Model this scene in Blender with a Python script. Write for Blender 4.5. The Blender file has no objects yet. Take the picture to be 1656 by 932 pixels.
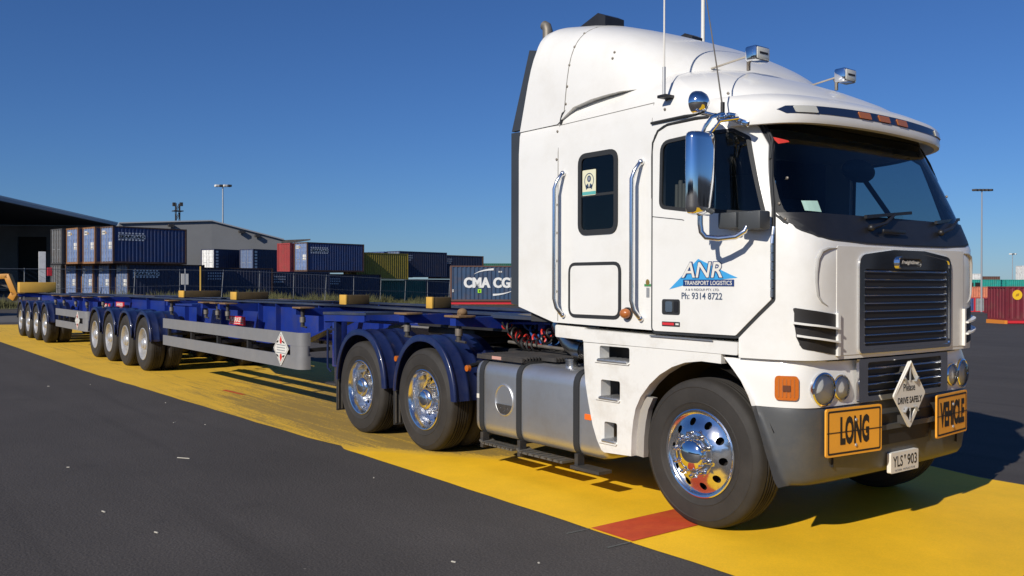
import bpy, bmesh, math, random
from mathutils import Vector, Matrix
random.seed(7)
R = math.radians
scn = bpy.context.scene
COL = scn.collection

# ------------------------------------------------------------------ camera, sky, sun, exposure
cam_d = bpy.data.cameras.new('camera'); cam = bpy.data.objects.new('camera', cam_d); COL.objects.link(cam)
cam_d.sensor_width = 36; cam_d.lens = 31.638; cam_d.clip_start = .1; cam_d.clip_end = 6000
yaw, pitch, roll = 2.49269055, -0.00571660, 0.00183443
_f = Vector((math.cos(yaw)*math.cos(pitch), math.sin(yaw)*math.cos(pitch), math.sin(pitch)))
_r = _f.cross(Vector((0, 0, 1))).normalized(); _u = _r.cross(_f)
_c, _s = math.cos(roll), math.sin(roll)
_r2 = _c*_r + _s*_u; _u2 = -_s*_r + _c*_u
M = Matrix((_r2, _u2, -_f)).transposed().to_4x4(); M.translation = (4.16778, -4.75029, 1.68841)
cam.matrix_world = M
scn.camera = cam

SUN = Vector((.285, -1.0, .633)).normalized()          # towards the sun
elev = math.asin(SUN.z); azim = math.atan2(SUN.x, SUN.y)
w = bpy.data.worlds.new('World'); scn.world = w; w.use_nodes = True
nt = w.node_tree; nt.nodes.clear()
sky = nt.nodes.new('ShaderNodeTexSky'); sky.sky_type = 'NISHITA'; sky.sun_disc = False
sky.sun_elevation = elev; sky.sun_rotation = azim; sky.altitude = 0; sky.air_density = 1.0; sky.dust_density = .05; sky.ozone_density = 7.0
bg = nt.nodes.new('ShaderNodeBackground'); bg.inputs['Strength'].default_value = .10
wo = nt.nodes.new('ShaderNodeOutputWorld')
tint = nt.nodes.new('ShaderNodeMix'); tint.data_type = 'RGBA'; tint.blend_type = 'MULTIPLY'; tint.inputs['Factor'].default_value = 1; tint.inputs['B'].default_value = (.40, .545, .76, 1)
nt.links.new(sky.outputs[0], tint.inputs['A']); nt.links.new(tint.outputs['Result'], bg.inputs[0]); nt.links.new(bg.outputs[0], wo.inputs[0])
sd = bpy.data.lights.new('sun', 'SUN'); sd.energy = 4.5; sd.angle = R(.55); sd.color = (1, .935, .83)
so = bpy.data.objects.new('sun', sd); COL.objects.link(so); so.rotation_euler = (-SUN).to_track_quat('-Z', 'Y').to_euler(); so.location = (20, -40, 40)
scn.view_settings.view_transform = 'Standard'; scn.view_settings.look = 'None'
scn.view_settings.exposure = 0.0; scn.view_settings.gamma = 1
scn.view_settings.use_curve_mapping = False

# ------------------------------------------------------------------ materials
def mat(name, col, rough=.6, metal=0.0, var=0.0, vscale=3.0, bump=0.0, bscale=60.0, spec=.5, coat=0.0, dirt=None, dirt_amt=0.0, dscale=1.5, trans=0.0, emis=0.0):
    m = bpy.data.materials.new(name); m.use_nodes = True
    n = m.node_tree.nodes; l = m.node_tree.links; b = n['Principled BSDF']
    b.inputs['Base Color'].default_value = (*col, 1); b.inputs['Roughness'].default_value = rough
    b.inputs['Metallic'].default_value = metal; b.inputs['Specular IOR Level'].default_value = spec
    b.inputs['Coat Weight'].default_value = coat; b.inputs['Coat Roughness'].default_value = .06
    if trans: b.inputs['Transmission Weight'].default_value = trans
    tc = n.new('ShaderNodeTexCoord')
    src = None
    if var:
        t = n.new('ShaderNodeTexNoise'); t.inputs['Scale'].default_value = vscale; t.inputs['Detail'].default_value = 6; t.inputs['Roughness'].default_value = .65
        l.new(tc.outputs['Object'], t.inputs['Vector'])
        mr = n.new('ShaderNodeMapRange'); mr.inputs[1].default_value = .3; mr.inputs[2].default_value = .7
        mr.inputs[3].default_value = 1-var; mr.inputs[4].default_value = 1+var
        l.new(t.outputs['Fac'], mr.inputs[0])
        mx = n.new('ShaderNodeVectorMath'); mx.operation = 'SCALE'; mx.inputs[0].default_value = col
        l.new(mr.outputs[0], mx.inputs['Scale']); src = mx.outputs[0]
    if dirt:
        t = n.new('ShaderNodeTexNoise'); t.inputs['Scale'].default_value = dscale; t.inputs['Detail'].default_value = 8; t.inputs['Roughness'].default_value = .7
        l.new(tc.outputs['Object'], t.inputs['Vector'])
        mr = n.new('ShaderNodeMapRange'); mr.inputs[1].default_value = .48; mr.inputs[2].default_value = .75
        mr.inputs[3].default_value = 0; mr.inputs[4].default_value = dirt_amt
        l.new(t.outputs['Fac'], mr.inputs[0])
        mi = n.new('ShaderNodeMix'); mi.data_type = 'RGBA'
        l.new(mr.outputs[0], mi.inputs['Factor'])
        if src: l.new(src, mi.inputs['A'])
        else: mi.inputs['A'].default_value = (*col, 1)
        mi.inputs['B'].default_value = (*dirt, 1); src = mi.outputs['Result']
    if src: l.new(src, b.inputs['Base Color'])
    if bump:
        t = n.new('ShaderNodeTexNoise'); t.inputs['Scale'].default_value = bscale; t.inputs['Detail'].default_value = 4
        l.new(tc.outputs['Object'], t.inputs['Vector'])
        bp = n.new('ShaderNodeBump'); bp.inputs['Strength'].default_value = bump; bp.inputs['Distance'].default_value = .01
        l.new(t.outputs['Fac'], bp.inputs['Height']); l.new(bp.outputs[0], b.inputs['Normal'])
    if emis:
        b.inputs['Emission Color'].default_value = (*col, 1); b.inputs['Emission Strength'].default_value = emis
    return m

def glassmat(name, tint, fac):
    m = bpy.data.materials.new(name); m.use_nodes = True
    n = m.node_tree.nodes; l = m.node_tree.links; n.clear()
    o = n.new('ShaderNodeOutputMaterial'); tr = n.new('ShaderNodeBsdfTransparent'); tr.inputs[0].default_value = (*tint, 1)
    gl = n.new('ShaderNodeBsdfGlossy'); gl.inputs['Roughness'].default_value = .02
    fr = n.new('ShaderNodeFresnel'); fr.inputs[0].default_value = 1.5
    mu = n.new('ShaderNodeMath'); mu.operation = 'MULTIPLY'; mu.inputs[1].default_value = fac
    mx = n.new('ShaderNodeMixShader')
    l.new(fr.outputs[0], mu.inputs[0]); l.new(mu.outputs[0], mx.inputs[0]); l.new(tr.outputs[0], mx.inputs[1]); l.new(gl.outputs[0], mx.inputs[2]); l.new(mx.outputs[0], o.inputs[0])
    return m

WHITE = mat('white_paint', (.78, .772, .738), .3, var=.03, vscale=1.2, spec=.5, coat=.35, dirt=(.50, .45, .35), dirt_amt=.22, dscale=2.2)
WHITE2 = mat('white_paint_dusty', (.75, .742, .705), .42, var=.03, vscale=2, dirt=(.40, .34, .25), dirt_amt=.42, dscale=3.5)
GREYP = mat('bumper_grey', (.072, .075, .077), .42, var=.05, vscale=4, dirt=(.20, .165, .11), dirt_amt=.3, dscale=2.5, bump=.05, bscale=200)
BLACK = mat('black_plastic', (.015, .015, .017), .45, var=.2, vscale=8)
SEAL = mat('rubber_seal', (.02, .022, .025), .7)
DARKSTRIP = mat('side_extender_rubber', (.035, .042, .052), .55, var=.1)
RUBBER = mat('tyre_rubber', (.026, .023, .020), .74, var=.18, vscale=7, bump=.08, bscale=90, dirt=(.055, .048, .040), dirt_amt=.38, dscale=4)
CHROME = mat('chrome', (.86, .87, .88), .08, 1.0)
CHROMEW = mat('polished_wheel', (.84, .84, .84), .17, 1.0, var=.03, vscale=14, bump=.012, bscale=40)
EXH = mat('exhaust_steel', (.62, .57, .48), .28, 1.0, var=.1, vscale=10)
CHROME2 = mat('polished_alloy', (.82, .83, .84), .20, 1.0, var=.04, vscale=10)
ALLOY = mat('brushed_alloy', (.62, .63, .64), .40, .86, var=.08, vscale=6, bump=.03, bscale=300, dirt=(.33, .27, .2), dirt_amt=.5, dscale=3)
TRIM = mat('trailer_rim_silver', (.60, .60, .60), .36, .55, var=.06, vscale=8, dirt=(.3, .27, .24), dirt_amt=.4, dscale=6)
RAIL = mat('guard_aluminium', (.22, .22, .225), .55, .15, var=.06, vscale=5, dirt=(.3, .28, .25), dirt_amt=.35)
STEEL = mat('dark_steel', (.055, .052, .05), .6, .3, var=.3, vscale=6, dirt=(.14, .11, .08), dirt_amt=.5)
STEELG = mat('worn_steel', (.22, .2, .17), .55, .5, var=.2, vscale=10, dirt=(.16, .09, .05), dirt_amt=.7, dscale=6)
CHASSIS = mat('chassis_black', (.014, .014, .015), .65, var=.3, vscale=5, dirt=(.05, .042, .035), dirt_amt=.5)
NAVY = mat('navy_mudguard', (.010, .018, .072), .32, var=.12, vscale=4, coat=.2, dirt=(.06, .06, .075), dirt_amt=.35, dscale=4)
DECK = mat('deck_flange_slate', (.03, .042, .075), .55, var=.25, vscale=3, dirt=(.10, .09, .08), dirt_amt=.6, dscale=2)
BLUE = mat('trailer_blue', (.008, .028, .22), .38, var=.12, vscale=2.5, coat=.2, dirt=(.05, .05, .08), dirt_amt=.5, dscale=3)
RUST = mat('rusty_pad', (.2, .12, .055), .8, var=.3, vscale=15)
AMBER = mat('amber_lens', (.52, .13, .012), .2, coat=.5, var=.08, vscale=60)
AMBERD = mat('amber_dull', (.42, .13, .03), .35, coat=.3)
CLEARL = mat('clear_lens', (.55, .55, .5), .15, coat=.6)
REDP = mat('red_plate', (.62, .03, .04), .45)
SIGNY = mat('sign_amber', (.85, .38, .035), .5, var=.04, vscale=8, dirt=(.5, .25, .06), dirt_amt=.4)
SIGNW = mat('sign_white', (.72, .70, .64), .5, var=.03, dirt=(.5, .45, .36), dirt_amt=.3)
INK = mat('ink_black', (.015, .013, .012), .6)
INKRED = mat('ink_red', (.6, .04, .03), .6)
LBLUE = mat('logo_blue', (.05, .34, .68), .45)
LNAVY = mat('logo_navy', (.012, .04, .16), .45)
LGREY = mat('logo_text_slate', (.05, .08, .14), .5)
STRIPE = mat('visor_stripe_navy', (.012, .022, .06), .3, coat=.4)
INTER = mat('cab_interior', (.035, .036, .04), .8, var=.2)
SEATM = mat('seat_fabric', (.06, .06, .068), .9, var=.15)
BEIGE = mat('beige_curtain', (.34, .28, .23), .9, var=.1)
GLASS = glassmat('tinted_glass', (.42, .48, .5), 1.0)
GLASSW = glassmat('windscreen_glass', (.46, .56, .59), 1.0)
YBLK = mat('bolster_yellow', (.68, .39, .06), .55, var=.06, vscale=8, dirt=(.35, .24, .08), dirt_amt=.4)
HOSER = mat('hose_red', (.6, .04, .03), .4); HOSEB = mat('hose_blue', (.03, .1, .3), .4); HOSEK = mat('hose_black', (.02, .02, .02), .4)
LENSG = glassmat('lamp_glass', (.93, .95, .96), 1.0)
SLAT = mat('grille_chrome', (.50, .50, .49), .16, 1.0)
GALV = mat('galvanised_steel', (.42, .43, .44), .5, .5, var=.1)
STICKG = mat('sticker_cream', (.72, .70, .50), .5); STICKT = mat('sticker_teal', (.1, .4, .38), .5); STICKM = mat('sticker_mint', (.45, .68, .58), .6)

# ------------------------------------------------------------------ mesh builder
def wm(o):
    m = Matrix.Identity(4)
    while o is not None: m = o.matrix_basis @ m; o = o.parent
    return m
class MB:
    def __init__(s, m=None): s.bm = bmesh.new(); s.mats = []; s.cur = 0; s.xf = Matrix.Identity(4); s.mat(m) if m else None
    def mat(s, m):
        if m not in s.mats: s.mats.append(m)
        s.cur = s.mats.index(m); return s
    def _take(s, tmp, xf=None):
        mtx = s.xf @ xf if xf is not None else s.xf
        vs = [s.bm.verts.new(mtx @ v.co) for v in tmp.verts]
        tmp.verts.index_update()
        for f in tmp.faces:
            try: nf = s.bm.faces.new([vs[v.index] for v in f.verts]); nf.material_index = s.cur
            except ValueError: pass
        tmp.free()
    def raw(s, verts, faces):
        vs = [s.bm.verts.new(s.xf @ Vector(v)) for v in verts]
        for f in faces:
            try: nf = s.bm.faces.new([vs[i] for i in f]); nf.material_index = s.cur
            except ValueError: pass
        return s
    def box(s, lo, hi, bev=0.0, rot=None, seg=2):
        t = bmesh.new(); bmesh.ops.create_cube(t, size=1)
        c = [(a+b)/2 for a, b in zip(lo, hi)]; d = [abs(b-a) for a, b in zip(lo, hi)]
        for v in t.verts: v.co = Vector((v.co.x*d[0], v.co.y*d[1], v.co.z*d[2]))
        if bev: bmesh.ops.bevel(t, geom=t.edges[:], offset=bev, segments=seg, profile=.5, affect='EDGES', clamp_overlap=True)
        m = Matrix.Translation(c)
        if rot is not None: m = m @ rot
        s._take(t, m); return s
    def beam(s, p, q, wd, ht, bev=0.0, up=(0, 0, 1)):
        p, q = Vector(p), Vector(q); d = q-p; L = d.length; x = d/L; u = Vector(up)
        if abs(x.dot(u)) > .98: u = Vector((0, 1, 0))
        y = u.cross(x).normalized(); z = x.cross(y)
        t = bmesh.new(); bmesh.ops.create_cube(t, size=1)
        for v in t.verts: v.co = Vector((v.co.x*L, v.co.y*wd, v.co.z*ht))
        if bev: bmesh.ops.bevel(t, geom=t.edges[:], offset=bev, segments=2, profile=.5, affect='EDGES', clamp_overlap=True)
        m = Matrix((x, y, z)).transposed().to_4x4(); m.translation = (p+q)/2
        s._take(t, m); return s
    def tube(s, pts, r, seg=10, cap=True, close=False):
        pts = [Vector(p) for p in pts]; n = len(pts); rings = []
        rr = r if isinstance(r, (list, tuple)) else [r]*n
        prev = None
        for i, p in enumerate(pts):
            if close: d = pts[(i+1) % n]-pts[i-1]
            else: d = pts[min(i+1, n-1)]-pts[max(i-1, 0)]
            d.normalize()
            a = prev if prev is not None else (Vector((0, 0, 1)) if abs(d.z) < .9 else Vector((1, 0, 0)))
            a = (a-d*a.dot(d)); a.normalize(); prev = a; b = d.cross(a)
            rings.append([p+(a*math.cos(2*math.pi*k/seg)+b*math.sin(2*math.pi*k/seg))*rr[i] for k in range(seg)])
        s.loft(rings, cap=cap and not close, loop=close); return s
    def loft(s, rings, cap=True, loop=False, closed=True):
        vs = [[s.bm.verts.new(s.xf @ Vector(p)) for p in r] for r in rings]
        m = len(rings[0])
        for i in range(len(vs) if loop else len(vs)-1):
            a, b = vs[i], vs[(i+1) % len(vs)]
            for k in range(m if closed else m-1):
                q = [a[k], a[(k+1) % m], b[(k+1) % m], b[k]]
                try: f = s.bm.faces.new(q); f.material_index = s.cur
                except ValueError: pass
        if cap and closed:
            for r in (vs[0][::-1], vs[-1]):
                try: f = s.bm.faces.new(r); f.material_index = s.cur
                except ValueError: pass
        return s
    def cyl(s, p, q, r, r2=None, seg=20, cap=True):
        return s.tube([p, q], [r, r if r2 is None else r2], seg, cap)
    def lathe(s, prof, origin=(0, 0, 0), seg=48, axis='Y', a0=0, a1=2*math.pi, close=False):
        o = Vector(origin); rings = []
        full = abs(a1-a0-2*math.pi) < 1e-6; n = seg if full else seg+1
        for k in range(n):
            a = a0+(a1-a0)*k/seg; c, sn = math.cos(a), math.sin(a)
            if axis == 'Y': rings.append([o+Vector((r*c, h, r*sn)) for r, h in prof])
            elif axis == 'Z': rings.append([o+Vector((r*c, r*sn, h)) for r, h in prof])
            else: rings.append([o+Vector((h, r*c, r*sn)) for r, h in prof])
        return s.loft(rings, cap=False, loop=full, closed=close)
    def sphere(s, c, r, sc=(1, 1, 1), u=20, v=12):
        t = bmesh.new(); bmesh.ops.create_uvsphere(t, u_segments=u, v_segments=v, radius=r)
        for q in t.verts: q.co = Vector((q.co.x*sc[0], q.co.y*sc[1], q.co.z*sc[2]))
        s._take(t, Matrix.Translation(c)); return s
    def patch(s, loops, fn, thick=0.0, grid=None, bounds=None):
        """planar region (first loop outer, others holes) mapped through fn(u,v)->(point,normal), optional thickness inwards"""
        t = bmesh.new(); edges = []
        for lp in loops:
            vs = [t.verts.new((p[0], p[1], 0)) for p in lp]
            edges += [t.edges.new((vs[i], vs[(i+1) % len(vs)])) for i in range(len(vs))]
        bmesh.ops.triangle_fill(t, use_beauty=True, use_dissolve=False, edges=edges, normal=(0, 0, 1))
        if grid:
            us = [v.co.x for v in t.verts]; vv = [v.co.y for v in t.verts]
            k = math.ceil(min(us)/grid)
            while k*grid < max(us):
                bmesh.ops.bisect_plane(t, geom=t.verts[:]+t.edges[:]+t.faces[:], plane_co=(k*grid, 0, 0), plane_no=(1, 0, 0)); k += 1
            k = math.ceil(min(vv)/grid)
            while k*grid < max(vv):
                bmesh.ops.bisect_plane(t, geom=t.verts[:]+t.edges[:]+t.faces[:], plane_co=(0, k*grid, 0), plane_no=(0, 1, 0)); k += 1
        t.verts.index_update()
        top, bot = [], []
        for v in t.verts:
            p, nrm = fn(v.co.x, v.co.y)
            top.append(Vector(p)); bot.append(Vector(p)-Vector(nrm)*thick)
        vs = [s.bm.verts.new(s.xf @ p) for p in top]
        wv = [s.bm.verts.new(s.xf @ p) for p in bot] if thick else None
        for f in t.faces:
            ids = [v.index for v in f.verts]
            try: q = s.bm.faces.new([vs[i] for i in ids]); q.material_index = s.cur
            except ValueError: continue
            if thick:
                try: q = s.bm.faces.new([wv[i] for i in ids[::-1]]); q.material_index = s.cur
                except ValueError: pass
        if thick:
            for e in t.edges:
                if len(e.link_faces) == 1:
                    a, b = e.verts[0].index, e.verts[1].index
                    try: q = s.bm.faces.new([vs[a], vs[b], wv[b], wv[a]]); q.material_index = s.cur
                    except ValueError: pass
        t.free(); return s
    def prism(s, loops, plane, d0, d1, grid=None):
        """polygon extruded along an axis: plane 'xz' along y, 'yz' along x, 'xy' along z"""
        ax = {'xz': lambda u, v, d: (u, d, v), 'yz': lambda u, v, d: (d, u, v), 'xy': lambda u, v, d: (u, v, d)}[plane]
        nv = Vector(ax(0, 0, 1))*(1 if d1 > d0 else -1)
        return s.patch(loops, lambda u, v: (ax(u, v, d1), nv), abs(d1-d0), grid)
    def text(s, body, fn, u0, v0, wid, hei, bold=0.0, shear=0.0, space=1.0, lift=0.0):
        cu = bpy.data.curves.new('t', 'FONT'); cu.body = body; cu.offset = bold; cu.shear = shear; cu.space_character = space; cu.resolution_u = 3
        ob = bpy.data.objects.new('t', cu); COL.objects.link(ob)
        dg = bpy.context.evaluated_depsgraph_get(); dg.update()
        me = bpy.data.meshes.new_from_object(ob.evaluated_get(dg)); bpy.data.objects.remove(ob); bpy.data.curves.remove(cu)
        xs = [v.co.x for v in me.vertices]; ys = [v.co.y for v in me.vertices]
        x0, x1, y0, y1 = min(xs), max(xs), min(ys), max(ys)
        vs = []
        for v in me.vertices:
            p, n = fn(u0+(v.co.x-x0)/(x1-x0)*wid, v0+(v.co.y-y0)/(y1-y0)*hei)
            vs.append(Vector(p)+Vector(n)*lift)
        s.raw(vs, [tuple(p.vertices) for p in me.polygons]); bpy.data.meshes.remove(me); return s
    def mesh(s, name, smooth=35, weld=True, parent=None):
        if weld: bmesh.ops.remove_doubles(s.bm, verts=s.bm.verts[:], dist=1e-5)
        bmesh.ops.recalc_face_normals(s.bm, faces=s.bm.faces[:])
        if parent is not None: s.bm.transform(wm(parent).inverted())
        me = bpy.data.meshes.new(name); s.bm.to_mesh(me); s.bm.free()
        for m in s.mats: me.materials.append(m)
        if smooth:
            me.polygons.foreach_set('use_smooth', [True]*len(me.polygons)); me.set_sharp_from_angle(angle=R(smooth))
        return me
    def build(s, name, parent=None, smooth=35, weld=True, label=None, local=False):
        me = s.mesh(name, smooth, weld, None if local else parent)
        o = bpy.data.objects.new(name, me); COL.objects.link(o); o.parent = parent
        if label: o['label'] = label
        return o
def empty(name, loc=(0, 0, 0), rz=0, parent=None):
    o = bpy.data.objects.new(name, None); COL.objects.link(o); o.location = loc; o.rotation_euler = (0, 0, rz); o.parent = parent; o.empty_display_size = .2
    return o
def tag(o, label, cat, group=None, kind=None):
    o['label'] = label; o['category'] = cat
    if group: o['group'] = group
    if kind: o['kind'] = kind
    return o
def struct(o): o['kind'] = 'structure'; return o
def rpoly(pts, r, seg=5):
    out = []; n = len(pts)
    for i, p in enumerate(pts):
        rad = r[i] if isinstance(r, (list, tuple)) else r
        p = Vector((p[0], p[1])); a = Vector(pts[i-1][:2]); b = Vector(pts[(i+1) % n][:2])
        da, db = (a-p), (b-p); la, lb = da.length, db.length
        if rad <= 0: out.append((p.x, p.y)); continue
        da.normalize(); db.normalize(); ang = da.angle(db)
        t = min(rad/math.tan(ang/2), la*.49, lb*.49)
        p0, p1 = p+da*t, p+db*t
        for k in range(seg+1):
            u = k/seg; q = p0*(1-u)**2+p*2*u*(1-u)+p1*u*u
            out.append((q.x, q.y))
    return out
def ell(cx, cy, rx, ry, n=28): return [(cx+rx*math.cos(2*math.pi*k/n), cy+ry*math.sin(2*math.pi*k/n)) for k in range(n)]
def rect(x0, y0, x1, y1): return [(x0, y0), (x1, y0), (x1, y1), (x0, y1)]
def lerp(a, b, t): return a+(b-a)*t
def pw(x, pts):
    if x <= pts[0][0]: return pts[0][1]
    for (a, fa), (b, fb) in zip(pts, pts[1:]):
        if x <= b: return fa+(fb-fa)*(x-a)/(b-a)
    return pts[-1][1]
def sstep(a, b, x):
    t = max(0, min(1, (x-a)/(b-a))); return t*t*(3-2*t)
def copy_tree(o, parent=None):
    c = o.copy(); COL.objects.link(c); c.parent = parent
    for ch in [q for q in ALLOBJ() if q.parent == o]: copy_tree(ch, c)
    return c
def ALLOBJ(): return list(bpy.data.objects)

# ------------------------------------------------------------------ ground
def gh(x, y):
    return .42*sstep(-36, -66, x)*(1-sstep(20, 60, y)*.6) - .024*max(0, min(145, y-15))*sstep(14, 26, y)
def ground_mat():
    m = bpy.data.materials.new('asphalt'); m.use_nodes = True
    n = m.node_tree.nodes; l = m.node_tree.links; b = n['Principled BSDF']
    tc = n.new('ShaderNodeTexCoord')
    def noise(sc, det=6, ro=.6, vec=None):
        t = n.new('ShaderNodeTexNoise'); t.inputs['Scale'].default_value = sc; t.inputs['Detail'].default_value = det; t.inputs['Roughness'].default_value = ro
        l.new(vec or tc.outputs['Object'], t.inputs['Vector']); return t.outputs['Fac']
    def rng(i, a, b_, c, d):
        r = n.new('ShaderNodeMapRange'); r.inputs[1].default_value = a; r.inputs[2].default_value = b_; r.inputs[3].default_value = c; r.inputs[4].default_value = d; l.new(i, r.inputs[0]); return r.outputs[0]
    def mul(a, b_):
        q = n.new('ShaderNodeMath'); q.operation = 'MULTIPLY'; l.new(a, q.inputs[0])
        if isinstance(b_, float): q.inputs[1].default_value = b_
        else: l.new(b_, q.inputs[1])
        return q.outputs[0]
    mp = n.new('ShaderNodeMapping'); mp.inputs['Rotation'].default_value = (0, 0, R(12)); mp.inputs['Scale'].default_value = (.25, 1.6, 1); l.new(tc.outputs['Object'], mp.inputs[0])
    big = rng(noise(.35, 5, .6), .3, .7, .86, 1.14)
    streak = rng(noise(.8, 5, .6, mp.outputs[0]), .35, .65, .93, 1.08)
    fine = rng(noise(75, 3, .7), .3, .7, .62, 1.42)
    vo = n.new('ShaderNodeTexVoronoi'); vo.inputs['Scale'].default_value = 48; l.new(tc.outputs['Object'], vo.inputs['Vector'])
    stone = rng(vo.outputs['Distance'], .05, .4, 1.14, .92)
    stain = rng(noise(1.1, 7, .72), .60, .72, 1.0, .78)
    mp2 = n.new('ShaderNodeMapping'); mp2.inputs['Rotation'].default_value = (0, 0, R(-62)); mp2.inputs['Scale'].default_value = (.12, 3.2, 1); l.new(tc.outputs['Object'], mp2.inputs[0])
    track = rng(noise(1.0, 4, .5, mp2.outputs[0]), .56, .70, 1.0, .84)
    worn = rng(noise(.22, 4, .6), .55, .75, 1.0, 1.16)
    k = mul(mul(mul(big, streak), mul(fine, stone)), mul(mul(stain, track), worn))
    sc = n.new('ShaderNodeVectorMath'); sc.operation = 'SCALE'; sc.inputs[0].default_value = (.067, .060, .056); l.new(k, sc.inputs['Scale'])
    # scattered pale grit
    sp = n.new('ShaderNodeTexVoronoi'); sp.inputs['Scale'].default_value = 2.6; sp.inputs['Randomness'].default_value = 1; l.new(tc.outputs['Object'], sp.inputs['Vector'])
    spk = rng(sp.outputs['Distance'], .018, .024, 1, 0)
    cl = n.new('ShaderNodeSeparateColor'); l.new(sp.outputs['Color'], cl.inputs[0])
    keep = rng(cl.outputs[0], .72, .76, 0, .4)
    mi = n.new('ShaderNodeMix'); mi.data_type = 'RGBA'; l.new(mul(spk, keep), mi.inputs['Factor']); l.new(sc.outputs[0], mi.inputs['A']); mi.inputs['B'].default_value = (.35, .32, .28, 1)
    l.new(mi.outputs['Result'], b.inputs['Base Color'])
    b.inputs['Roughness'].default_value = .88; b.inputs['Specular IOR Level'].default_value = .3
    bp = n.new('ShaderNodeBump'); bp.inputs['Strength'].default_value = .55; bp.inputs['Distance'].default_value = .006
    ad = n.new('ShaderNodeMath'); ad.operation = 'ADD'; l.new(noise(110, 3, .7), ad.inputs[0]); l.new(vo.outputs['Distance'], ad.inputs[1])
    l.new(ad.outputs[0], bp.inputs['Height']); l.new(bp.outputs[0], b.inputs['Normal'])
    return m
ASPH = ground_mat()
def sheet(name, poly, z, m, grid=None, follow=True, cat=None):
    b = MB(m); b.patch([poly], lambda u, v: ((u, v, (gh(u, v) if follow else 0)+z), (0, 0, 1)), 0, grid)
    o = b.build(name, smooth=0); return struct(o)
xs = [-1500, -700, -400, -250, -160]+[-120+4*i for i in range(39)]+[60, 120, 300, 900]
ys = [-900, -300, -100, -40]+[-16+4*i for i in range(48)]+[200, 260, 400, 800, 1500]
gb = MB(ASPH)
gb.raw([(x, y, gh(x, y)) for y in ys for x in xs], [(j*len(xs)+i, j*len(xs)+i+1, (j+1)*len(xs)+i+1, (j+1)*len(xs)+i) for j in range(len(ys)-1) for i in range(len(xs)-1)])
struct(gb.build('ground', smooth=60))

def paint_mat(name, col, wear_lo, wear_hi, scuff):
    m = bpy.data.materials.new(name); m.use_nodes = True
    n = m.node_tree.nodes; l = m.node_tree.links; b = n['Principled BSDF']; tc = n.new('ShaderNodeTexCoord')
    def noise(sc, det=6, ro=.6, vec=None):
        t = n.new('ShaderNodeTexNoise'); t.inputs['Scale'].default_value = sc; t.inputs['Detail'].default_value = det; t.inputs['Roughness'].default_value = ro
        l.new(vec or tc.outputs['Object'], t.inputs['Vector']); return t.outputs['Fac']
    def math_(op, a, c):
        q = n.new('ShaderNodeMath'); q.operation = op
        for i, v in enumerate((a, c)):
            if isinstance(v, (int, float)): q.inputs[i].default_value = v
            else: l.new(v, q.inputs[i])
        return q.outputs[0]
    def rng(i, a, b_, c, d):
        r = n.new('ShaderNodeMapRange'); r.inputs[1].default_value = a; r.inputs[2].default_value = b_; r.inputs[3].default_value = c; r.inputs[4].default_value = d; l.new(i, r.inputs[0]); return r.outputs[0]
    sx = n.new('ShaderNodeSeparateXYZ'); l.new(tc.outputs['Object'], sx.inputs[0])
    xsl = math_('SUBTRACT', sx.outputs[0], math_('MULTIPLY', math_('ADD', math_('MINIMUM', sx.outputs[1], .9), .6), 1.45))
    mp = n.new('ShaderNodeMapping'); mp.inputs['Rotation'].default_value = (0, 0, R(4)); mp.inputs['Scale'].default_value = (.35, 6, 1); l.new(tc.outputs['Object'], mp.inputs[0])
    # the wheel-scuffed stretch under and before the drive wheels
    zone = math_('MULTIPLY', rng(xsl, -4.02, -4.5, 0, 1), rng(sx.outputs[0], -11.5, -7.0, .45, 1))
    band = math_('MULTIPLY', rng(sx.outputs[1], -.62, -.15, .55, 1), 1.0)
    zone = math_('MULTIPLY', zone, band)
    sc1 = noise(1.6, 8, .75, mp.outputs[0]); sc2 = noise(38, 4, .8)
    wear = math_('ADD', math_('MULTIPLY', sc1, .55), math_('MULTIPLY', sc2, .45))
    thr = math_('SUBTRACT', wear_hi, math_('MULTIPLY', zone, scuff))
    d = math_('SUBTRACT', wear, thr)
    fac = rng(d, -.03, .07, 0, .88)
    tone = rng(noise(.9, 6, .65), .3, .7, .84, 1.08); fine = rng(noise(90, 3, .7), .3, .7, .93, 1.07)
    s = n.new('ShaderNodeVectorMath'); s.operation = 'SCALE'; s.inputs[0].default_value = col; l.new(math_('MULTIPLY', tone, fine), s.inputs['Scale'])
    mi = n.new('ShaderNodeMix'); mi.data_type = 'RGBA'; l.new(fac, mi.inputs['Factor']); l.new(s.outputs[0], mi.inputs['A']); mi.inputs['B'].default_value = (.085, .066, .04, 1)
    # dusty old paint away from the fresh front part
    du = n.new('ShaderNodeMix'); du.data_type = 'RGBA'; l.new(rng(xsl, -4.0, -4.2, 0, .42), du.inputs['Factor']); l.new(mi.outputs['Result'], du.inputs['A']); du.inputs['B'].default_value = (.50, .33, .07, 1)
    l.new(du.outputs['Result'], b.inputs['Base Color']); b.inputs['Roughness'].default_value = .7; b.inputs['Specular IOR Level'].default_value = .3
    bp = n.new('ShaderNodeBump'); bp.inputs['Strength'].default_value = .3; bp.inputs['Distance'].default_value = .004
    l.new(noise(100, 3, .7), bp.inputs['Height']); l.new(bp.outputs[0], b.inputs['Normal'])
    return m
YEL = paint_mat('yellow_ground_paint', (.92, .535, .016), .4, .655, .24)
REDG = mat('red_ground_paint', (.55, .06, .012), .75, var=.15, vscale=6, dirt=(.45, .2, .02), dirt_amt=.4, dscale=3, bump=.2, bscale=100)
WHT = mat('white_line_paint', (.55, .54, .52), .7, var=.2, vscale=8)
_jit = random.Random(3)
edge = [(x, y+_jit.uniform(-.012, .012)) for x, y in [(-36.3, .55), (-30, -.35), (-24.8, -.92), (-14.4, -.90)]]
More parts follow.
